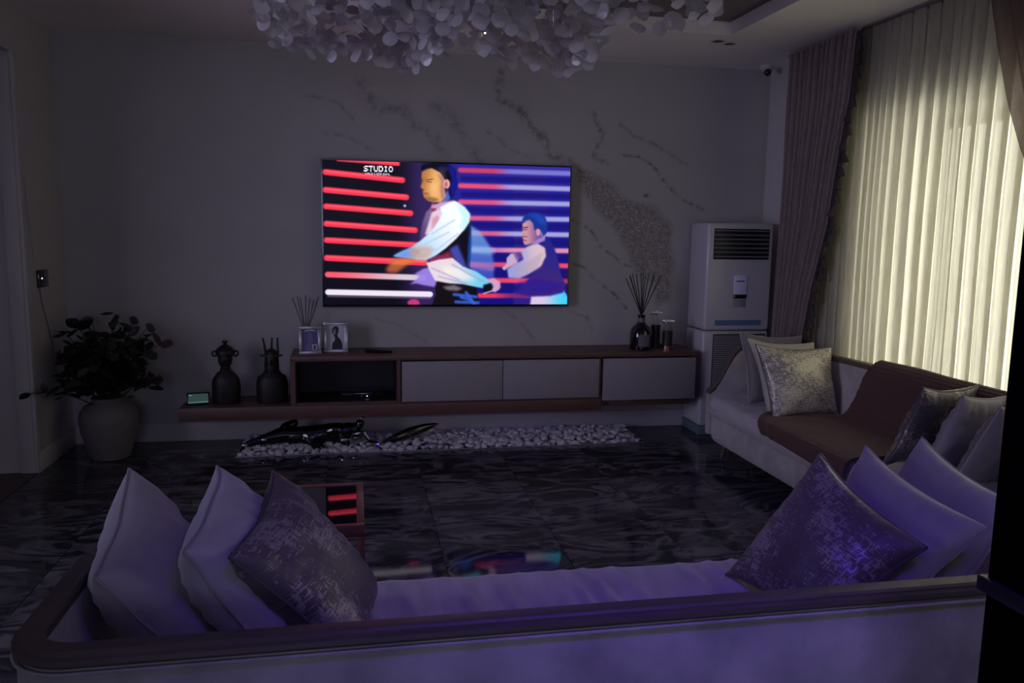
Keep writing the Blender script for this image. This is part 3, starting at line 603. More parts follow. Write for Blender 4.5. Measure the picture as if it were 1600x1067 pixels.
obj('body', MB().tube([(.075, 6.03, .702), (.11, 6.02, .703), (.19, 6.0, .702), (.27, 5.985, .701)], [.020, .024, .016, .012], 10, sq=(.5, 1)), matt_black, rc)
obj('button_pad', MB().box(.095, .13, 6.005, 6.03, .711, .7165, .002), mat('remote_buttons', (.02, .02, .022), .4), rc)
def reeds(t, base, n, spread, length, r, seed):
    q = random.Random(seed)
    for k in range(n):
        a = -1 + 2 * k / (n - 1) + q.uniform(-.07, .07); l = length * q.uniform(.92, 1.04); yy = q.uniform(-.6, .6) * spread * .5
        d = Vector((a * spread, yy, 1)).normalized()
        obj('reed', MB().tube([Vector(base) - d * .05, Vector(base) + d * l], r, 6), matt_black, t)
d1 = thing('reed_diffuser', 'black apothecary bottle reed diffuser with a label and many black sticks', 'diffuser', (2.215, 6.02, .69))
bt1 = obj('bottle', MB().lathe([(.080, 0), (.086, .006), (.088, .10), (.086, .14), (.070, .175), (.040, .200), (.028, .215), (.027, .262), (.031, .265), (.031, .275), (.024, .275)], (2.215, 6.02, .69), 32), gloss_black, d1)
obj('label_patch', MB().grid(lambda u, v: (2.215 + .0885 * math.sin((u - .5) * 1.1 + .0), 6.02 - .0885 * math.cos((u - .5) * 1.1), .72 + v * .095), 10, 1), mat('bottle_label', (.13, .12, .14), .5), bt1)['label'] = 'pale rectangular bottle label'
obj('neck_band', MB().lathe([(.029, .218), (.0295, .218), (.0295, .250), (.029, .250)], (2.215, 6.02, .69), 20, caps=False), mat('neck_label', (.16, .14, .15), .5), bt1)
reeds(d1, (2.215, 6.02, .955), 14, .47, .335, .0032, 3)
d2 = thing('reed_diffuser', 'reed diffuser with thin black sticks standing behind the small photo frame', 'diffuser', (-.355, 6.14, .69))
obj('bottle', MB().lathe([(.035, 0), (.037, .005), (.037, .08), (.02, .10), (.014, .105), (.014, .125)], (-.355, 6.14, .69), 20), gloss_black, d2)
reeds(d2, (-.355, 6.14, .80), 7, .33, .30, .003, 5)
def canister(x, y, h, r, label, base_m, seed):
    t = thing('candle_jar', label, 'candle', (x, y, .69), 'lidded glass candle jars at the cabinet end')
    gl_ = obj('glass', MB().lathe([(r, 0), (r, h), (r - .003, h), (r - .003, .004)], (x, y, .69), 28), clear, t)
    obj('candle', MB().lathe([(r - .005, .035), (r - .005, h * .68), (.003, h * .68)], (x, y, .69), 24), matt_black, t)
    obj('base_band', MB().lathe([(r + .001, 0), (r + .001, .034), (.004, .034)], (x, y, .69), 28), base_m, t)
    ld = obj('lid', MB().lathe([(r + .002, h), (r + .003, h + .006), (.004, h + .006)], (x, y, .69), 28), chrome, t)
    q = random.Random(seed); g = MB()
    for k in range(16):
        a = k * 2 * PI / 16; g.ball((x + (r - .002) * math.cos(a), y + (r - .002) * math.sin(a), .69 + h + .012), .007, n=6, m=4)
    g.ball((x, y, .69 + h + .018), .016, n=8, m=6); obj('jewel_rim', g, chrome, ld)
canister(2.365, 6.10, .27, .045, 'taller glass candle jar with a beaded lid behind the copper-based one', mat('jar_foot', (.02, .02, .022), .3), 1)
canister(2.425, 5.99, .215, .046, 'shorter glass candle jar with beaded lid and a shiny copper base', mat('copper', (.75, .42, .28), .18, metal=1), 2)
# lower shelf
def bust_a():
    x, y, z = -.915, 6.03, .334
    t = thing('bust', 'dark figurine bust with round ears and a topknot, left of the horned one', 'sculpture', (x, y, z), 'dark busts on the low shelf')
    obj('torso', MB().lathe([(.093, 0), (.098, .01), (.100, .14), (.092, .18), (.062, .222), (.040, .24), (.036, .262)], (x, y, z), 28, sy=.62), bronze, t)
    hd = MB().ball((x, y - .01, z + .325), .050, .052, .072, 20, 14).ball((x, y - .058, z + .315), .010, .012, .020).ball((x, y - .052, z + .285), .018, .010, .008).ball((x, y - .03, z + .265), .026, .028, .018)
    obj('head', hd, bronze, t)
    obj('headdress', MB().lathe([(.052, .345), (.068, .36), (.066, .385), (.045, .41), (.02, .425), (.008, .430), (.022, .447), (.020, .455), (.002, .452)], (x, y, z), 20), bronze, t)
    for s in (-1, 1):
        obj('ear_ring', MB().tube([(x + s * (.070 + .020 * math.cos(a)), y, z + .362 + .018 * math.sin(a)) for a in [k * PI / 6 for k in range(13)]], .007, 8), bronze, t)
def bust_b():
    x, y, z = -.595, 6.03, .334
    t = thing('bust', 'dark figurine bust crowned with three upright spikes beside the open compartment', 'sculpture', (x, y, z), 'dark busts on the low shelf')
    obj('torso', MB().lathe([(.108, 0), (.112, .01), (.112, .15), (.100, .19), (.065, .215), (.055, .235)], (x, y, z), 28, sy=.60), bronze, t)
    obj('head', MB().lathe([(.050, .225), (.053, .26), (.050, .31), (.048, .34), (.040, .37), (.022, .39), (.002, .397)], (x, y, z), 20).ball((x, y - .055, z + .30), .009, .012, .022), bronze, t)
    obj('collar', MB().lathe([(.045, .332), (.082, .340), (.080, .348), (.045, .352)], (x, y, z), 20, sy=.5), bronze, t)
    for dx, tx in ((-.038, -.020), (0, .006), (.043, .002)):
        obj('spike', MB().tube([(x + dx, y, z + .355), (x + dx + tx * .5, y, z + .42), (x + dx + tx, y, z + .475)], [.011, .008, .006], 8), bronze, t)
bust_a(); bust_b()
sd = thing('smart_display', 'small black tabletop smart display glowing dim green at the shelf end', 'display', (-1.10, 5.97, .334))
M_ = Matrix.Translation((-1.10, 5.97, .336)) @ Matrix.Rotation(.18, 4, 'Z') @ Matrix.Rotation(-.25, 4, 'X')
a_ = MB().box(-.080, .080, 0, .016, 0, .092, .006); a_.v = [tuple(M_ @ Vector(v)) for v in a_.v]; obj('case', a_, gloss_black, sd)
a_ = MB().box(-.05, .05, .012, .06, .0, .05, .012); a_.v = [tuple(M_ @ Vector((v[0], v[1], v[2] + .01))) for v in a_.v]; obj('foot', a_, matt_black, sd)
a_ = MB().add([(-.066, -.0005, .014), (.068, -.0005, .014), (.068, -.0005, .080), (-.066, -.0005, .080)], [(0, 1, 2, 3)]); a_.v = [tuple(M_ @ Vector(v)) for v in a_.v]
obj('screen', a_, mat('green_screen', (.01, .02, .02), .2, emit=((.035, .085, .075), .6)), sd)
a_ = MB().add([(-.060, -.001, .069), (-.040, -.001, .069), (-.040, -.001, .074), (-.060, -.001, .074)], [(0, 1, 2, 3)]).add([(-.066, -.001, .018), (.068, -.001, .020), (.068, -.001, .024), (-.066, -.001, .021)], [(0, 1, 2, 3)]); a_.v = [tuple(M_ @ Vector(v)) for v in a_.v]
obj('screen_text', a_, mat('green_lit', (.1, .2, .18), .2, emit=((.25, .42, .38), .6)), sd)

# ================================================================== sculptures on the pebbles
def skin_obj(name, pts, edges, rad, m, parent):
    me = bpy.data.meshes.new(name); base = worldloc(parent)
    me.from_pydata([tuple(Vector(p) - base) for p in pts], edges, []); o = bpy.data.objects.new(name, me); col.objects.link(o); o.parent = parent
    md = o.modifiers.new('skin', 'SKIN'); md.use_smooth_shade = True
    for i, r in enumerate(rad):
        s = me.skin_vertices[0].data[i]; s.radius = (r, r); s.use_root = (i == 0)
    sub = o.modifiers.new('sub', 'SUBSURF'); sub.levels = 2; sub.render_levels = 2
    me.materials.append(m); return o
s1 = thing('reclining_sculpture', 'glossy black reclining figure sculpture with chrome joints lying on the stones, left end', 'sculpture', (-.40, 5.97, .03))
skin_obj('figure', [(-.28, 5.98, .085), (-.44, 5.98, .09), (-.16, 5.97, .11), (-.02, 5.96, .125), (.03, 5.96, .155), (.04, 5.96, .20), (-.56, 5.96, .10), (-.66, 5.93, .08), (-.78, 5.88, .055), (-.08, 5.90, .06), (-.05, 5.84, .02), (-.50, 6.06, .14), (-.42, 6.08, .17), (-.30, 5.90, .05), (-.22, 5.82, .02)],
         [(0, 1), (0, 2), (2, 3), (3, 4), (4, 5), (1, 6), (6, 7), (7, 8), (2, 9), (9, 10), (6, 11), (11, 12), (0, 13), (13, 14)],
         [.080, .072, .080, .060, .030, .042, .050, .036, .022, .036, .020, .040, .026, .034, .022], gloss_black, s1)
for p, r in (((-.78, 5.875, .058), .020), ((-.65, 5.91, .085), .018), ((-.08, 5.875, .075), .022), ((.05, 5.945, .215), .014), ((-.22, 5.81, .028), .017), ((.0, 5.92, .075), .018)):
    obj('chrome_joint', MB().ball(p, r * 1.5, r, r * .7, 10, 7), chrome, s1)
obj('raised_leg', MB().tube([(-.02, 5.93, .10), (.06, 5.89, .115), (.10, 5.86, .06), (.16, 5.85, .045)], [.022, .018, .013, .012], 10), gloss_black, s1)
obj('chrome_knee', MB().tube([(.02, 5.885, .105), (.065, 5.865, .125), (.095, 5.845, .08)], [.008, .014, .008], 8), chrome, s1)
obj('chrome_foot', MB().tube([(.11, 5.835, .045), (.155, 5.832, .043), (.18, 5.83, .042)], [.008, .011, .006], 8), chrome, s1)
s2 = thing('leaf_sculpture', 'long tapered glossy black leaf sculpture with a chrome ridge leaning on the stones', 'sculpture', (.42, 5.95, .04))
mb = MB(); A, B = Vector((.20, 5.86, .045)), Vector((.62, 6.02, .135))
def leafpt(u, v):
    c = A.lerp(B, u); wd = .075 * (math.sin(PI * min(1, u * .9 + .08)) ** .8); a = v * 2 * PI
    return c + Vector((.1 * math.cos(a), -.35 * math.cos(a), .55 * math.sin(a) + .1)) * wd
mb.grid(leafpt, 20, 12); obj('body', mb, gloss_black, s2)
obj('chrome_ridge', MB().tube([A.lerp(B, u) + Vector((0, -.026, .016 - .01 * u)) for u in (.25, .4, .55, .68)], [.004, .008, .007, .004], 6), chrome, s2)
obj('tip_ridge', MB().tube([A.lerp(B, u) + Vector((0, -.02, .008)) for u in (.86, .93, .99)], [.003, .006, .003], 6), chrome, s2)

# ================================================================== vase and branches
vz = thing('vase', 'large grey ribbed ceramic floor vase in the left corner', 'vase', (-1.675, 5.90, 0))
obj('pot', MB().lathe([(.115, 0), (.125, .004), (.150, .08), (.178, .18), (.190, .27), (.185, .32), (.155, .365), (.115, .385), (.100, .40), (.108, .425), (.100, .425), (.085, .39), (.08, .2)], (-1.675, 5.90, 0), 40), ceramic, vz)
def branches():
    c = Vector((-1.675, 5.90, .40))
    t = thing('eucalyptus_branches', 'full bunch of dark leafy branches spreading out of the floor vase', 'plant', tuple(c))
    lm = [mat('leaf_dark', (.012, .018, .012), .55), mat('leaf_green', (.018, .028, .016), .5), mat('leaf_rust', (.060, .032, .028), .6)]
    stem = mat('stem_brown', (.02, .014, .012), .7)
    meshes = []
    for m in lm:
        mb = MB(); N_ = 7
        for i in range(N_ + 1):
            u = i / N_; wd = .5 * math.sin(PI * (u * .93 + .04)) ** .75
            mb.v += [(-wd, u, .10 * wd), (0, u, -.12 * math.sin(PI * u)), (wd, u, .10 * wd)]
        for i in range(N_): k = i * 3; mb.f += [(k, k + 1, k + 4, k + 3), (k + 1, k + 2, k + 5, k + 4)]
        meshes.append(mesh('leaf', mb, m, 0))
    q = random.Random(11); n = 0
    tips = [(-2.06, 5.45, .53), (-1.96, 5.82, .60), (-1.93, 5.9, .88), (-1.86, 5.92, .96), (-1.76, 5.95, .93), (-1.65, 6.0, .90), (-1.60, 5.9, 1.0), (-1.50, 5.95, .93), (-1.40, 5.9, .90), (-1.30, 5.85, .80),
            (-1.42, 5.8, .66), (-1.34, 5.85, .52), (-1.85, 5.7, .72), (-1.70, 5.65, .80), (-1.55, 5.65, .78), (-1.75, 5.6, .62), (-1.52, 5.6, .62), (-1.90, 5.75, .50), (-1.62, 6.1, .78), (-1.80, 6.1, .74), (-1.45, 6.05, .76),
            (-1.60, 5.72, .90), (-1.80, 5.72, .84), (-1.47, 5.78, .82), (-1.95, 5.85, .74), (-1.66, 5.55, .70), (-1.40, 5.75, .74), (-1.86, 5.85, .62), (-1.72, 5.8, .70), (-1.56, 5.82, .68)]
    for tip in tips:
        tip = Vector(tip); mid = c.lerp(tip, .5) + Vector((0, 0, .10 if tip.z > .5 else .12)); P = []
        for i in range(9):
            u = i / 8; P.append((1 - u) ** 2 * (c + Vector((0, 0, -.1))) + 2 * u * (1 - u) * mid + u * u * tip)
        st = obj('stem', MB().tube(P, [.005 - .003 * i / 8 for i in range(9)], 5), stem, t)
        for i in range(8):
            if n >= 296: break
            u = .36 + .64 * i / 7; k = min(7, int(u * 8)); p = P[k].lerp(P[k + 1], u * 8 - k) if k < 8 else P[8]
            n += 1; s = q.uniform(.068, .108)
            p = p + Vector((q.uniform(-.03, .03), q.uniform(-.03, .03), q.uniform(-.03, .03)))
            e = (q.uniform(-.6, 1.2), q.uniform(-.8, .8), q.uniform(0, 2 * PI))
            mi = 2 if (q.random() < .10 or (tip.x > -1.45 and q.random() < .35) or tip.x < -2.1) else (0 if q.random() < .6 else 1)
            p.x = max(p.x, XL + .08) if p.y > YJ - .06 else p.x
            inst('leaf', meshes[mi], st, p, e, (s * q.uniform(.65, .9), s, s))
    fol = MB(); Eu = __import__('mathutils').Euler
    for k in range(300):
        a = q.uniform(0, 2 * PI); ph = q.uniform(-.1, 1.3); rr = q.uniform(.10, .30)
        p = c + Vector((math.cos(a) * math.cos(ph) * rr * 1.15, math.sin(a) * math.cos(ph) * rr * .85, .10 + math.sin(ph) * rr * 1.25))
        p.x = max(p.x, XL + .12); s = q.uniform(.05, .085)
        M3 = Matrix.LocRotScale(p, Eu((q.uniform(-.8, 1.2), q.uniform(-.8, .8), q.uniform(0, 6.28))), Vector((s * .75, s, s)))
        fol.add([M3 @ v.co for v in meshes[0].vertices], [tuple(f.vertices) for f in meshes[0].polygons])
    fo = obj('foliage', fol, lm[0], t, 0); fo['kind'] = 'stuff'
branches()

# ================================================================== wall panel and cord
wp = thing('wall_intercom', 'small black wall intercom with a white light on the left return wall', 'intercom', (XL, 5.83, 1.24))
obj('case', MB().box(XL, XL + .018, 5.745, 5.91, 1.185, 1.30, .006), gloss_black, wp)
obj('indicator', MB().ball((XL + .018, 5.79, 1.245), .005, n=8, m=6), mat('led_blue_white', (1, 1, 1), emit=((.6, .7, 1), 3)), wp)
cdv = thing('hanging_cord', 'thin pale cord running down the left return wall past the intercom', 'cord', (XL, 5.78, 1.3))
obj('upper_run', MB().tube([(XL + .006, 5.60 + .016 * k, 2.08 - .09 * k) for k in range(9)], .003, 6), mat('cord_white', (.55, .52, .52), .4), cdv)
obj('lower_run', MB().tube([(XL + .006, 5.77, 1.185), (XL + .008, 5.80, 1.08), (XL + .008, 5.87, .93), (XL + .008, 5.93, .80), (XL + .008, 5.95, .60)], .0028, 6), mat('cord_grey', (.10, .09, .09), .5), cdv)

# ================================================================== sofas
def sofa(name, label, T, L, D, Hb, hump, seat_z, mat_back, origin):
    """T maps local (along, forward, up) to world; the back stands at forward=0"""
    t = thing(name, label, 'sofa', origin)
    rc_ = .15; arm_y = D - .06
    # plan path from one arm front round the back to the other
    path = []
    for k in range(10): path.append((0, arm_y - (arm_y - rc_) * k / 10))
    for k in range(11): a = PI + (PI / 2) * k / 10; path.append((rc_ + rc_ * math.cos(a), rc_ + rc_ * math.sin(a)))
    for k in range(1, 30): path.append((rc_ + (L - 2 * rc_) * k / 30, 0))
    for k in range(11): a = -PI / 2 + (PI / 2) * k / 10; path.append((L - rc_ + rc_ * math.cos(a), rc_ + rc_ * math.sin(a)))
    for k in range(1, 11): path.append((L, rc_ + (arm_y - rc_) * k / 10))
    def top(p):
        a0_ = .60 * arm_y; s = max(0, min(1, (p[1] - a0_) / (arm_y - a0_))); s = s * s * (3 - 2 * s)
        hh = Hb + hump * math.sin(PI * min(1, max(0, p[0] / L)))
        return hh + (seat_z + .03 - hh) * s
    n = len(path)
    nor = []
    for i in range(n):
        a = Vector(path[max(0, i - 1)]); b = Vector(path[min(n - 1, i + 1)]); d = (b - a).normalized(); nor.append(Vector((d.y, -d.x)))
    # outward is away from the seat centre
    c0 = Vector((L / 2, D / 2))
    nor = [v if v.dot(Vector(p) - c0) > 0 else -v for v, p in zip(nor, path)]
    th = .055
    prof = [(-.03, .15), (-.022, .17), (-.014, .4), (-.014, .96), (-.022, 1.0), (-th - .006, 1.0), (-th - .016, .9), (-th - .03, .55), (-th - .03, .15)]
    vs = []; fs = []; m = len(prof)
    for p, nn in zip(path, nor):
        tz = top(p) - .030
        for o_, zz in prof:
            z = zz if zz == .15 else (.17 if zz == .17 else .17 + (tz - .17) * zz)
            q = Vector(p) + nn * o_; vs.append(T(q.x, q.y, z))
    for i in range(n - 1):
        for k in range(m): fs.append((i * m + k, i * m + (k + 1) % m, (i + 1) * m + (k + 1) % m, (i + 1) * m + k))
    fs += [tuple(range(m)), tuple(range((n - 1) * m, n * m))[::-1]]
    obj('back_shell', MB().add(vs, fs), mat_back, t, 50)
    # wood rail: stepped profile
    rp = [(-.012, -.034), (-.006, -.026), (-.007, -.015), (-.015, -.011), (-.015, -.005), (-.021, 0), (-.056, .001), (-.066, -.003), (-.070, -.012), (-.067, -.034)]
    vs = []; fs = []; m = len(rp)
    for p, nn in zip(path, nor):
        for o_, dz in rp:
            q = Vector(p) + nn * o_; vs.append(T(q.x, q.y, top(p) + dz))
    for i in range(n - 1):
        for k in range(m): fs.append((i * m + k, i * m + (k + 1) % m, (i + 1) * m + (k + 1) % m, (i + 1) * m + k))
    fs += [tuple(range(m)), tuple(range((n - 1) * m, n * m))[::-1]]
    obj('wood_rail', MB().add(vs, fs), wood_dark, t, 30)
    # piping below the rail, outside
    obj('back_piping', MB().tube([T(*(Vector(p) - nn * .008), top(p) - .044) for p, nn in zip(path, nor)], .0045, 6), mat_back, t)
    # base and seat cushion: rounded plan
    def slab(nm, x0, x1, y0, y1, z0, z1, rr, edge, m_, wr=0, nx=150, ny=44):
        def outline(u):
            pass
        def f(a, b, s):
            # superellipse-like rounded rect map from the unit square, front corners rounded
            x = x0 + (x1 - x0) * a; y = y0 + (y1 - y0) * b
            lim = 0
            for cx in (x0 + rr, x1 - rr):
                sx = -1 if cx < (x0 + x1) / 2 else 1
                if (x - cx) * sx > 0:
                    dx = (x - cx) * sx / rr; ymax = y1 - rr + rr * math.sqrt(max(0, 1 - dx * dx)); y = y0 + (ymax - y0) * b
            ed = min(1, min(a, 1 - a) * (x1 - x0) / edge, (1 - b) * (y1 - y0) / edge)
            k = math.sqrt(max(0, 1 - (1 - ed) ** 2))
            zc = (z0 + z1) / 2; z = zc + s * (z1 - zc) * k
            if wr and s > 0:
                ph = x * 52 + 4 * noise.noise(Vector((x * 2.2, y * 1.2, 1))) * 3 + (y - y0) * 6.0
                amp = wr * (.35 + .65 * abs(noise.noise(Vector((x * 2.3, 5, 2)))) * 2)
                z += amp * 3.8 * ((1 - abs(math.sin(ph / 2))) ** 1.6 - .3) * k ** 3 * min(1, max(0, 1 - b) * 5 + .15) + .010 * noise.noise(Vector((x * 2, y * 3, 7)))
            return T(x, y, z)
        mb = MB()
        ea = [0, .002, .006, .012, .022] + [.035 + .93 * i / nx for i in range(nx + 1)] + [.978, .988, .994, .998, 1]
        eb = [i / ny * .86 for i in range(ny)] + [.86, .90, .93, .955, .975, .988, .995, .999, 1]
        for s in (1, -1):
            o_ = len(mb.v)
            for b in eb:
                for a in ea: mb.v.append(f(a, b, s))
            w_ = len(ea)
            for j in range(len(eb) - 1):
                for i in range(w_ - 1):
                    q = (o_ + j * w_ + i, o_ + j * w_ + i + 1, o_ + (j + 1) * w_ + i + 1, o_ + (j + 1) * w_ + i); mb.f.append(q if s > 0 else q[::-1])
        return obj(nm, mb, m_, t, 0)
    slab('base', .03, L - .03, .06, D - .025, .13, seat_z - .135, .20, .03, velvet, nx=60, ny=16)
    slab('seat_cushion', .035, L - .035, .07, D, seat_z - .15, seat_z, .22, .05, velvet_seat, wr=.007)
    for a, b in ((.22, D - .14), (L - .22, D - .14), (.3, .12), (L - .3, .12)):
        p0, p1 = T(a, b, .15), T(a + (.03 if a > L / 2 else -.03), b + (.02 if b > .3 else 0), 0)
        obj('leg', MB().tube([p1, p0], [.012, .022], 12), wood_dark, t)
    return t
SX0, SY0 = -.733, 1.668
sofa('sofa', 'long taupe velvet sofa seen from behind in the foreground with a dark wood back rail', lambda a, b, z: (SX0 + a, SY0 + b, z), 2.86, .945, .745, 0, .45, velvet, (SX0 + 1.43, SY0 + .45, 0))
S2X, S2Y = 3.135, 2.62
sofa('sofa', 'pale velvet sofa below the window holding the brown blanket', lambda a, b, z: (S2X - b, S2Y + a, z), 2.86, .66, .80, .035, .45, velvet, (2.8, S2Y + 1.43, 0))

# ================================================================== pillows
def pillow(label, TA, TB, BA, BB, thick, m, group, pipe=piping_m, seed=0, puff=.40):
    """square cushion from its four corners: top A/B and bottom A/B"""
    TA, TB, BA, BB = map(Vector, (TA, TB, BA, BB)); c = (TA + TB + BA + BB) / 4; lowz = min(BA.z, BB.z)
    base = Vector((c.x, c.y, lowz))
    t = thing('throw_pillow', label, 'pillow', base, group)
    nrm = (TB - TA).cross(BA - TA).normalized()
    n = 34
    def mid(u, v):   # u,v in -1..1
        pin = .095
        uu = u * (1 - pin * (1 - v * v) * abs(u)); vv = v * (1 - pin * (1 - u * u) * abs(v))
        k = 1 + .02 * (u * u * v * v)
        a = (uu * k + 1) / 2; b = (vv * k + 1) / 2
        p = (TA * (1 - a) + TB * a) * (1 - b) + (BA * (1 - a) + BB * a) * b
        e = 1 - max(abs(u), abs(v))
        wv = .012 * noise.noise(Vector((u * 1.3 + seed, v * 1.3, seed * 2.1))) * (1 + abs(u * v))
        return p + nrm * wv
    def surf(u, v, s):
        th = thick * (max(0, 1 - u * u) * max(0, 1 - v * v)) ** puff
        wr = 0
        for q, o_ in ((u, v), (v, u)):
            ed = max(0, (abs(q) - .45)) * (1 - abs(q)) * 4
            wr += .016 * ed * math.sin(o_ * 23 + 3 * noise.noise(Vector((o_ * 2, q * 2, seed)))) * (1 - o_ * o_)
        th = max(0, th + wr * (1 if th > .004 else 0) + .010 * noise.noise(Vector((u * 2.2, v * 2.2, seed + 5 * s))) * min(1, th * 20))
        return mid(u, v) + nrm * th * s
    ts = [-math.cos(PI * i / n) for i in range(n + 1)]
    mb = MB()
    for s in (1, -1):
        o_ = len(mb.v)
        for v in ts:
            for u in ts: mb.v.append(tuple(surf(u, v, s)))
        for j in range(n):
            for i in range(n):
                a = o_ + j * (n + 1) + i; q = (a, a + 1, a + n + 2, a + n + 1); mb.f.append(q if s < 0 else q[::-1])
    o = obj('cover', mb, m, t, 0)
    me = o.data; uvl = me.uv_layers.new(name='uv'); N1 = (n + 1) ** 2
    co = np.empty(len(me.loops), int); me.loops.foreach_get('vertex_index', co)
    loc_ = co % N1; tsa = (np.array(ts) + 1) / 2; uv = np.stack([tsa[loc_ % (n + 1)], tsa[loc_ // (n + 1)]], -1) + (co // N1)[:, None] * .37
    uvl.data.foreach_set('uv', uv.astype(np.float32).reshape(-1))
    per = []
    for k in range(120):
        s = k / 30; side = int(s); f = (s - side) * 2 - 1
        uv_ = [(f, -1), (1, f), (-f, 1), (-1, -f)][side]; per.append(mid(*uv_))
    per.append(per[0]); obj('piping', MB().tube(per, .0048, 7, caps=False), pipe, t)
    return t
G1 = 'pillows on the foreground sofa'; G2 = 'pillows on the window sofa'
dark_pipe = mat('dark_piping', (.10, .09, .10), .5)
pillow('plain grey pillow at the far left end of the foreground sofa', (-.642, 2.42, .905), (-.608, 1.96, .782), (-.42, 2.44, .475), (-.38, 2.00, .468), .125, fab_plain, G1, seed=1)
pillow('plain lavender-grey pillow in the middle of the left trio on the foreground sofa', (-.392, 2.41, .909), (-.403, 1.96, .836), (-.19, 2.42, .47), (-.20, 1.98, .468), .125, mat('plain_lilac_satin', (.42, .39, .45), .48, nscale=5, namt=.1, bump=.15, bscale=18, sheen=.5), G1, seed=2)
pillow('patchy metallic brocade pillow, rightmost of the left trio on the foreground sofa', (-.235, 2.40, .893), (-.297, 1.95, .82), (.05, 2.44, .47), (-.01, 1.99, .466), .10, broc_a, G1, dark_pipe, seed=3)
pillow('brocade pillow leaning left at the right end of the foreground sofa', (1.60, 1.95, .725), (1.535, 2.40, .875), (1.33, 1.98, .47), (1.235, 2.42, .462), .10, broc_a, G1, dark_pipe, seed=4)
pillow('plain violet-grey pillow just behind the brocade one at the right end of the foreground sofa', (1.80, 1.95, .772), (1.705, 2.40, .893), (1.52, 1.98, .47), (1.46, 2.42, .47), .10, fab_plain, G1, seed=5)
pillow('plain pillow nearest the right arm of the foreground sofa, cut off by the dark partition', (1.985, 2.02, .800), (1.934, 2.42, .912), (1.76, 2.04, .47), (1.70, 2.44, .47), .10, fab_plain, G1, seed=6)
pillow('pale gold brocade pillow in front at the far end of the window sofa', (2.497, 4.70, .907), (3.03, 4.72, .880), (2.553, 4.53, .470), (3.035, 4.57, .470), .085, broc_b, G2, dark_pipe, seed=7)
pillow('cream piped pillow directly behind the gold brocade pillow on the window sofa', (2.54, 4.88, .918), (3.02, 4.90, .885), (2.63, 4.73, .468), (3.04, 4.75, .468), .07, fab_cream, G2, mat('cream_piping', (.5, .48, .44), .5), seed=8)
pillow('dark grey pillow rearmost at the far end of the window sofa', (2.59, 5.10, .935), (3.05, 5.10, .905), (2.62, 4.97, .468), (3.03, 4.97, .468), .075, fab_dark, G2, seed=9)
pillow('dark silvery brocade pillow leaning over the blanket, near end of the window sofa', (2.66, 3.34, .888), (3.07, 3.46, .872), (2.555, 3.47, .478), (3.0, 3.62, .50), .065, brocade('brocade_dark', (.07, .06, .07), (.34, .31, .28), .5, .55), G2, dark_pipe, seed=10)
pillow('plain grey pillow between brocade and last pillow, near end of the window sofa', (2.735, 3.18, .884), (3.08, 3.26, .868), (2.62, 3.30, .478), (3.02, 3.42, .49), .062, mat('grey_satin', (.25, .23, .25), .5, nscale=5, namt=.1, bump=.12, bscale=18, sheen=.4), G2, seed=11)
pillow('dark plain pillow nearest the camera on the window sofa by the partition', (2.74, 2.96, .878), (3.09, 3.02, .865), (2.60, 3.09, .475), (3.03, 3.19, .475), .07, fab_dark, G2, seed=12)

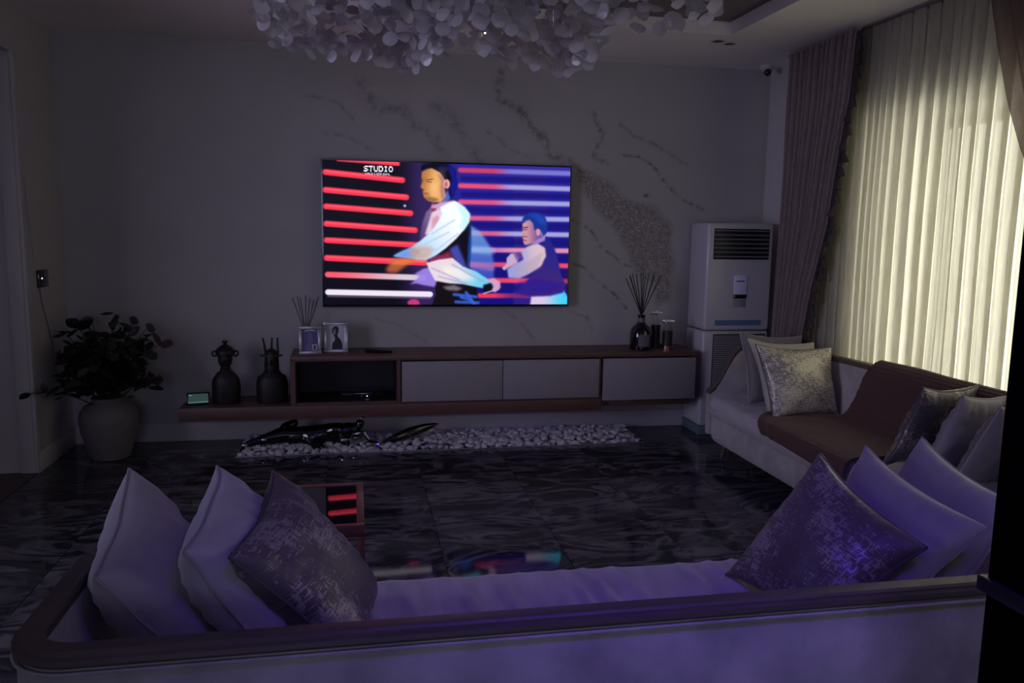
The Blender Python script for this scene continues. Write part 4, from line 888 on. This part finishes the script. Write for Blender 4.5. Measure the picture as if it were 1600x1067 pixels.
# ================================================================== blanket
def blanket():
    prof = [  # (far edge, near edge) control points, from behind the back over the seat to the front
        ((3.165, 4.22, .66), (3.165, 2.95, .66)), ((3.165, 4.24, .81), (3.165, 2.95, .82)), ((3.125, 4.26, .858), (3.125, 2.95, .862)), ((3.075, 4.28, .855), (3.07, 2.97, .858)), ((3.04, 4.33, .78), (3.035, 3.02, .78)),
        ((3.03, 4.40, .62), (3.025, 3.15, .62)), ((3.00, 4.46, .500), (2.99, 3.30, .500)), ((2.93, 4.50, .474), (2.92, 3.48, .474)), ((2.80, 4.58, .468), (2.78, 3.62, .470)),
        ((2.66, 4.64, .470), (2.66, 3.62, .472)), ((2.54, 4.60, .472), (2.54, 3.62, .472)), ((2.465, 4.53, .464), (2.470, 3.60, .462)), ((2.450, 4.48, .42), (2.448, 3.60, .41)), ((2.448, 4.44, .40), (2.446, 3.62, .36))]
    n = len(prof) - 1
    def cr(a, b, c, d, t): return .5 * ((2 * b) + (c - a) * t + (2 * a - 5 * b + 4 * c - d) * t * t + (3 * b - a - 3 * c + d) * t ** 3)
    def P(s, t):
        f = s * n; i = min(n - 1, int(f)); t_ = f - i; pts = []
        for k in (i - 1, i, i + 1, i + 2):
            k = max(0, min(n, k)); a, b = Vector(prof[k][0]), Vector(prof[k][1]); pts.append(a.lerp(b, t))
        return cr(*pts, t_)
    NU, NV = 300, 330
    mb = MB()
    pos = [[P(i / NU, j / NV) for i in range(NU + 1)] for j in range(NV + 1)]
    for j in range(NV + 1):
        for i in range(NU + 1):
            a = pos[j][min(NU, i + 1)] - pos[j][max(0, i - 1)]; b = pos[min(NV, j + 1)][i] - pos[max(0, j - 1)][i]
            nn = b.cross(a).normalized()
            if nn.z < 0 and i > NU * .2: nn = -nn
            u, v = i / NU, j / NV
            fold = .012 * max(0, noise.noise(Vector((u * 4.5 + v * 2.5, v * 2.2, 2)))) + .016 * math.exp(-((v - .03) / .03) ** 2) * (u > .5) + .010 * math.exp(-((v - .14 - .1 * (1 - u)) / .025) ** 2) * max(0, u - .55) * 2
            cell = .0045 * abs(math.sin(u * 150)) * (.35 + .65 * abs(math.sin(v * 230 + (int(u * 150 / PI) % 2) * PI / 2)))
            mb.v.append(tuple(pos[j][i] + nn * (.008 + fold + cell)))
    mb.f = [(j * (NU + 1) + i, j * (NU + 1) + i + 1, (j + 1) * (NU + 1) + i + 1, (j + 1) * (NU + 1) + i) for j in range(NV) for i in range(NU)]
    o = obj('knitted_blanket', mb, mat('brown_knit', (.095, .046, .036), .85, nscale=60, namt=.35, sheen=.15), None, 0, loc=(2.9, 3.9, .46))
    tag(o, 'chocolate brown waffle-knit blanket draped over the back and seat of the window sofa', 'blanket')
blanket()

# ================================================================== side table
def side_table():
    x0, x1, y0, y1, z = -.37, .028, 2.92, 3.44, .52
    t = thing('side_table', 'small side table with smoked glass top and red-brown wood frame behind the sofa pillows', 'side table', ((x0 + x1) / 2, (y0 + y1) / 2, 0))
    b = .028; fm = mat('redwood_frame', (.16, .062, .045), .3, nscale=8, namt=.3, stretch=(1, 6, 6))
    obj('frame', MB().box(x0, x1, y0, y0 + b, z - .045, z, .003).box(x0, x1, y1 - b, y1, z - .045, z, .003).box(x0, x0 + b, y0 + b, y1 - b, z - .045, z, .003).box(x1 - b, x1, y0 + b, y1 - b, z - .045, z, .003), fm, t)
    obj('glass_top', MB().box(x0 + b, x1 - b, y0 + b, y1 - b, z - .012, z - .004), glass_black, t)
    for sx, sy in ((x0, y0), (x1 - .026, y0), (x0, y1 - .026), (x1 - .026, y1 - .026)):
        obj('leg', MB().box(sx, sx + .026, sy, sy + .026, 0, z - .045, .002), fm, t)
side_table()

# ================================================================== curtains
def sheer():
    Y0, Y1 = .15, 5.70
    q = random.Random(4); ys = [Y1]; 
    while ys[-1] > Y0: ys.append(ys[-1] - q.uniform(.055, .125))
    pts = []
    S = [(0, -1), (.62, -.85), (.78, -.45), (.5, 0), (.24, .45), (.36, .85), (.70, .95), (1, -1)]
    def crs(i, u):
        P = [S[max(0, min(7, i + k))] for k in (-1, 0, 1, 2)]
        return [.5 * (2 * P[1][c] + (P[2][c] - P[0][c]) * u + (2 * P[0][c] - 5 * P[1][c] + 4 * P[2][c] - P[3][c]) * u * u + (3 * P[1][c] - P[0][c] - 3 * P[2][c] + P[3][c]) * u ** 3) for c in (0, 1)]
    for k in range(len(ys) - 1):
        a, b = ys[k], ys[k + 1]; dep = q.uniform(.018, .030)
        for j in range(21):
            u, d = crs(j // 3, (j % 3) / 3); pts.append((a + (b - a) * u, d * dep, k))
    def f(i, j):
        y, d, k = pts[i]; v = j / 24; z = .02 + (H - .03) * v
        g = 1 - .25 * v
        return (3.225 + d * g + .012 * noise.noise(Vector((y * 3, z * .9, 0))), y + .02 * noise.noise(Vector((k * .7, z * .8, 5))) * (1 - v), z)
    mb = MB(); w_ = len(pts)
    for j in range(25):
        for i in range(w_): mb.v.append(f(i, j))
    mb.f = [(j * w_ + i, j * w_ + i + 1, (j + 1) * w_ + i + 1, (j + 1) * w_ + i) for j in range(24) for i in range(w_ - 1)]
    t = thing('sheer_curtain', 'floor-length pleated cream sheer curtain glowing across the whole window', 'curtain', (3.225, 3.5, 0))
    obj('voile', mb, sheer_m, t, 0)
    obj('track', MB().box(3.17, 3.26, .1, 5.72, H - .012, H - .001), mat('track_grey', (.22, .2, .2), .6), t)
sheer()
damask = mat('brown_damask', (.22, .165, .155), .7, nscale=22, namt=.38, bump=.5, bscale=26, sheen=.3)
def drape(label, edge, yfix, sgn, m, x=3.13, depth=.034, npl=13, tassels=True, top=H - .02, bot=.02):
    """edge: list of (z, y) for the free edge; yfix(z): y of the outer edge"""
    zs = [e[0] for e in edge][::-1]; yy = [e[1] for e in edge][::-1]
    def E(z): return float(np.interp(z, zs, yy))
    t = thing('drape', label, 'curtain', (x, yfix(1.5), 0), 'heavy drapes at the window sides')
    def f(u, v):
        z = bot + (top - bot) * v; a = yfix(z); b = E(z); y = a + (b - a) * u
        comp = min(1, abs(b - a) / .9)
        d = depth * math.sin(u * npl * 2 * PI + .6 * math.sin(z * 2)) * (1.25 - .35 * comp) + .008 * math.sin(u * 23 + 2)
        return (x + d, y, z)
    obj('panel', MB().grid(f, 150, 60), m, t, 0)
    if tassels:
        tm = mat('tassel_dark', (.035, .025, .027), .8)
        n = 27; one = MB().lathe([(.004, 0), (.009, -.006), (.011, -.016), (.006, -.022), (.010, -.03), (.015, -.062), (.002, -.064)], (0, 0, 0), 9)
        me = mesh('tassel', one, tm)
        cord = []
        for k in range(60):
            z = top - .02 - (top - .62) * k / 59; cord.append(Vector((x - .022, E(z) - sgn * .004, z)))
        fc = obj('fringe_cord', MB().tube(cord, .013, 6), tm, t)
        for k in range(n):
            z = top - .05 - (top - .68) * k / (n - 1)
            inst('tassel', me, fc, (x - .026, E(z) - sgn * .024, z), (R.uniform(-.2, .2), R.uniform(-.2, .2) - 0, 0), (1.7, 1.7, 1.5))
    return t
drape('heavy brown damask drape with tassel fringe swept back beside the air conditioner',
      [(2.9, 4.76), (2.83, 4.775), (2.486, 4.80), (2.095, 4.885), (1.68, 4.95), (1.245, 5.09), (.85, 5.18), (.5, 5.22), (0, 5.22)], lambda z: 5.63 - .02 * math.sin(z), 1, damask)
drape('sheer brown drape at the right edge of the frame swept away from the window',
      [(2.9, 3.72), (2.547, 3.61), (2.26, 3.51), (2.0, 3.39), (1.6, 3.05), (1.2, 2.55), (.9, 2.35), (0, 2.3)], lambda z: 1.75, -1, sheer_brown, npl=16, tassels=False)

# ================================================================== chandelier
def chandelier():
    c = (.75, 3.55, H + td)
    t = thing('chandelier', 'sprawling wave-shaped chandelier of hundreds of translucent white discs hanging from the tray', 'chandelier', c)
    m, nt, b = new_mat('shell_disc'); N = nt.nodes; L = nt.links; N.remove(b); o = N['Material Output']
    df = N.new('ShaderNodeBsdfDiffuse'); tr = N.new('ShaderNodeBsdfTranslucent'); gl = N.new('ShaderNodeBsdfGlossy'); gl.inputs['Roughness'].default_value = .25
    for n_ in (df, tr): n_.inputs[0].default_value = (.62, .60, .66, 1)
    m1 = N.new('ShaderNodeMixShader'); m1.inputs[0].default_value = .45; m2 = N.new('ShaderNodeMixShader'); m2.inputs[0].default_value = .04
    L.new(df.outputs[0], m1.inputs[1]); L.new(tr.outputs[0], m1.inputs[2]); L.new(m1.outputs[0], m2.inputs[1]); L.new(gl.outputs[0], m2.inputs[2]); L.new(m2.outputs[0], o.inputs[0])
    protos = []
    for k in range(4):
        mb = MB(); n = 16; lob = (0, 4, 5, 4)[k]; am = (0, .05, .04, .09)[k]
        mb.v.append((0, 0, .10))
        for rr, zz in ((.5, .06), (1.0, -.05)):
            for i in range(n):
                a = i * 2 * PI / n; r = rr * (1 + am * math.cos(lob * a)); mb.v.append((r * math.cos(a), r * math.sin(a), zz + .05 * math.sin(2 * a + k)))
        for i in range(n):
            mb.f.append((0, 1 + i, 1 + (i + 1) % n)); mb.f.append((1 + i, 1 + n + i, 1 + n + (i + 1) % n, 1 + (i + 1) % n))
        protos.append(mesh('disc', mb, m, 0))
    # plan curves of the hanging ribbons (x, y, bottom z, top z)
    def cat(P, n):
        out = []
        for i in range(len(P) - 1):
            a, b_, c_, d = (Vector(P[max(0, min(len(P) - 1, k))]) for k in (i - 1, i, i + 1, i + 2))
            for j in range(n):
                u = j / n; out.append(.5 * ((2 * b_) + (c_ - a) * u + (2 * a - 5 * b_ + 4 * c_ - d) * u * u + (3 * b_ - a - 3 * c_ + d) * u ** 3))
        out.append(Vector(P[-1])); return out
    Z = 2.485
    ribbons = [
        ([(-.36, 3.45), (-.385, 3.95), (-.34, 4.25), (-.20, 4.42), (.03, 4.45), (.17, 4.56), (.29, 4.70), (.38, 4.48), (.44, 4.25), (.46, 4.02), (.58, 3.98), (.66, 4.17), (.82, 4.35), (1.0, 4.46), (1.20, 4.58), (1.26, 4.45), (1.20, 4.15), (1.22, 3.98)], Z, Z + .40),
        ([(-.30, 3.30), (-.15, 3.75), (.10, 3.95), (.32, 4.15), (.40, 3.85), (.55, 3.62), (.75, 3.85), (.95, 4.05), (1.10, 3.85), (1.12, 3.55), (1.24, 3.54), (1.37, 3.53), (1.45, 3.36), (1.46, 3.26), (1.44, 3.0)], Z + .01, Z + .36),
        ([(-.20, 3.05), (.05, 3.40), (.30, 3.65), (.45, 3.35), (.62, 3.15), (.85, 3.40), (1.02, 3.25), (1.20, 3.05), (1.40, 2.85), (1.42, 2.6)], Z + .02, Z + .36),
        ([(-.25, 2.7), (.10, 2.95), (.40, 3.0), (.70, 2.75), (1.0, 2.9), (1.2, 2.6), (1.35, 2.3)], Z + .02, Z + .36)]
    cand = []
    q = random.Random(5)
    for ri, (P, z0, z1) in enumerate(ribbons):
        C_ = cat([(p[0], p[1], 0) for p in P], 14)
        acc = 0; last = C_[0]; stp = .052 if ri < 2 else .062
        for i in range(1, len(C_)):
            d = C_[i] - C_[i - 1]; acc += d.length
            if acc < stp: continue
            acc = 0; ang = math.atan2(d.y, d.x); nr = Vector((-d.y, d.x, 0)).normalized()
            rows = int((z1 - z0) / .048)
            for j in range(rows):
                if ri > 0 and q.random() < .22: continue
                zz = z0 + j * .048 + (.024 if (len(cand) // max(1, rows)) % 2 else 0) + q.uniform(-.008, .008)
                bulge = .05 * math.sin(PI * j / rows) + q.uniform(-.045, .045)
                p = C_[i] + nr * (bulge - .03) + Vector((0, 0, zz))
                cand.append((p, (PI / 2 - .45 + q.uniform(-.6, .5), q.uniform(-.5, .5), q.uniform(-.8, .8) + .3 * math.sin(ang)), q.uniform(.031, .040), ri, j))
    # the ones that show largest: outer ribbons, lowest rows
    cand.sort(key=lambda e: (e[4], e[3]))
    stuff = MB()
    for n, (p, e, s, ri, j) in enumerate(cand):
        me = protos[q.randrange(4)]
        if n < 300: inst('disc', me, t, p, e, (s, s, s))
        else:
            M3 = Matrix.LocRotScale(p, __import__('mathutils').Euler(e), Vector((s, s, s)))
            stuff.add([M3 @ v.co for v in me.vertices], [tuple(f.vertices) for f in me.polygons])
    o2 = obj('disc', stuff, m, t, 0); o2['kind'] = 'stuff'
    # carrying plate, wires
    obj('ceiling_plate', MB().box(c[0] - .75, c[0] + .55, c[1] - .9, c[1] + .75, c[2] - .02, c[2], .004), chrome, t)
    wires = MB()
    for k in range(0, len(cand), 13):
        p = cand[k][0]; wires.tube([(p.x, p.y, p.z), (min(max(p.x, c[0] - .72), c[0] + .52), min(max(p.y, c[1] - .87), c[1] + .72), c[2] - .01)], .0009, 4)
    ws = obj('wire', wires, chrome, t, 0); ws['kind'] = 'stuff'
    lm = mat('led_warm', (1, 1, 1), emit=((1, .8, .55), 14))
    for p in ((-.06, 3.72, 2.60), (.09, 3.40, 2.63), (.62, 3.95, 2.53)): obj('spark_bulb', MB().ball(p, .004, n=8, m=6), lm, t)
chandelier()

# ================================================================== dark partition at the right
pt = struct('wall_right_return', MB().box(1.21, 1.48, .90, 1.30, 0, H, .004), mat('black_panel', (.0012, .0012, .0012), .9, ior=1.15))
struct('trim_5', MB().box(1.197, 1.212, .888, 1.312, .925, .955, .003).box(1.21, 1.492, .888, .902, .925, .955, .003), mat('dark_moulding', (.02, .02, .025), .4))
